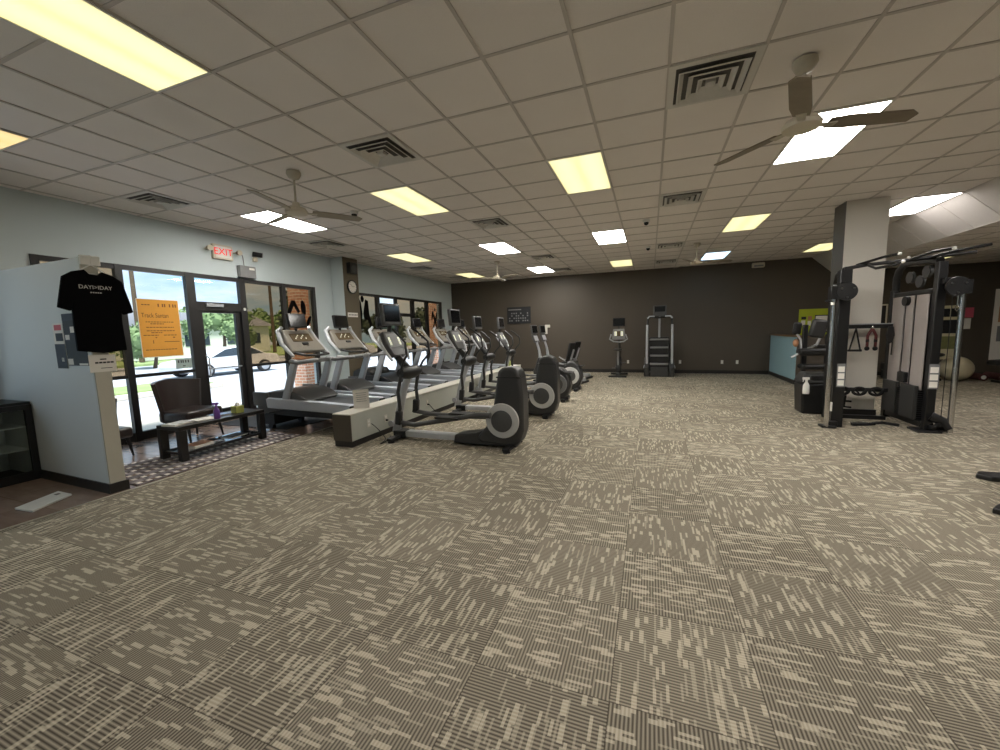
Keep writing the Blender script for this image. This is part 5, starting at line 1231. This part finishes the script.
tree('dark tree behind the windows of the far treadmills', -20, 36, 4.2, 2.2, M_leafdk, 1800, 10)
tree('dark tree seen through the last windows', -19, 44, 4.6, 2.6, M_leafdk, 1800, 11)
for k, (x, y, w, l, h, lb) in enumerate(((-40, 26.5, 6, 8, 2.6, 'white low house across the road behind the parked sedan'), (-36, 19.5, 5, 4.0, 2.2, 'small white building left of the low house'))):
    t = thing('house', lb, 'house', (x, y, 0.05), 0, 'houses across the road')
    g = MB(); g.box(-w / 2, w / 2, -l / 2, l / 2, 0, h); wl = g.build('walls', M_house, t, smooth=False)
    g = MB(); g.prism([(-w / 2 - 0.4, h), (w / 2 + 0.4, h), (0, h + 1.3)], -l / 2 - 0.4, l / 2 + 0.4, 'xz'); g.build('roof', M_roof, t, smooth=False)
    for yy in (-l / 3.2, 0, l / 3.2):
        g = MB(); g.box(w / 2, w / 2 + 0.04, yy - 0.45, yy + 0.45, 0.9, 1.9); g.build('window', M_carglass, t, smooth=False)
def pole(label, x, y, h):
    t = thing('utility_pole', label, 'utility pole', (x, y, 0.05), 0, 'utility poles')
    g = MB(); g.tube([(0, 0, 0), (0, 0, h)], [0.16, 0.11], 8); g.build('post', M_bark, t)
    g = MB(); g.box(-0.06, 0.06, -1.1, 1.1, h - 0.7, h - 0.58); g.box(-0.05, 0.05, -0.8, 0.8, h - 1.3, h - 1.2); g.build('crossarm', M_bark, t, smooth=False)
pole('utility pole rising above the orange notice', -32, 16.6, 8.4)
pole('utility pole seen above the glass door', -34, 28.5, 8.0)
for k in range(3):
    g = MB(); z = 7.9 - 0.45 * k
    pts = [(-32 - 2 * u + 0.0, -14 + 60 * u, z - 0.9 * math.sin(PI * ((u * 2.2) % 1.0)) * 0.5) for u in [i / 30 for i in range(31)]]
    g.tube(pts, 0.03, 5); tag(g.build('power_line', M_black), ('topmost', 'middle', 'lowest')[k] + ' overhead wire across the sky outside', 'wire', 'overhead wires')

# ------------------------------------------------------------------ world, sun, camera
w = bpy.data.worlds.new('sky'); sc.world = w; w.use_nodes = True
t = NT(w.node_tree); bg = w.node_tree.nodes['Background']
tc = t.n('ShaderNodeTexCoord')
mp = t.n('ShaderNodeMapping'); mp.inputs['Scale'].default_value = (1, 1, 3.5); t.put(mp.inputs[0], tc.outputs['Generated'])
n = t.noise(mp.outputs[0], 3.0, 6, 0.6)
cr = t.n('ShaderNodeMapRange'); t.put(cr.inputs[0], n); cr.inputs[1].default_value = 0.38; cr.inputs[2].default_value = 0.66
t.put(bg.inputs[0], t.mix(cr.outputs[0], srgb(150, 192, 226), srgb(226, 234, 240)))
bg.inputs[1].default_value = 1.6
sun = bpy.data.lights.new('sun', 'SUN'); sun.energy = 8.5; sun.angle = math.radians(12); sun.color = (1.0, 0.97, 0.92)
so = bpy.data.objects.new('sun', sun); COL.objects.link(so)
so.rotation_euler = Vector((-0.35, 0.25, -0.9)).to_track_quat('-Z', 'Y').to_euler()

cam = bpy.data.cameras.new('camera'); co = bpy.data.objects.new('camera', cam); COL.objects.link(co)
cam.sensor_width = 36; cam.sensor_fit = 'HORIZONTAL'; cam.lens = 398.16 * 36 / 1000; cam.clip_start = 0.05; cam.clip_end = 300
yaw, pitch, roll = 0.3610, 0.1107, -0.0259
cy, sy, cp, sp = math.cos(yaw), math.sin(yaw), math.cos(pitch), math.sin(pitch)
fwd = Vector((-sy * cp, cy * cp, -sp)); right = Vector((cy, sy, 0)); up = right.cross(fwd)
r2 = right * math.cos(roll) + up * math.sin(roll); u2 = -right * math.sin(roll) + up * math.cos(roll)
Mx = Matrix((r2, u2, -fwd)).transposed().to_4x4(); Mx.translation = (0, 0, 1.54)
co.matrix_world = Mx
sc.camera = co

sc.view_settings.view_transform = 'Standard'; sc.view_settings.look = 'None'
sc.view_settings.gamma = 1.0; sc.view_settings.use_curve_mapping = False
sc.view_settings.exposure = 0.0
sc.cycles.use_denoising = True
sc.cycles.max_bounces = 8; sc.cycles.diffuse_bounces = 4; sc.cycles.glossy_bounces = 3; sc.cycles.transparent_max_bounces = 12
sc.cycles.caustics_reflective = False; sc.cycles.caustics_refractive = False
sc.cycles.sample_clamp_indirect = 6.0
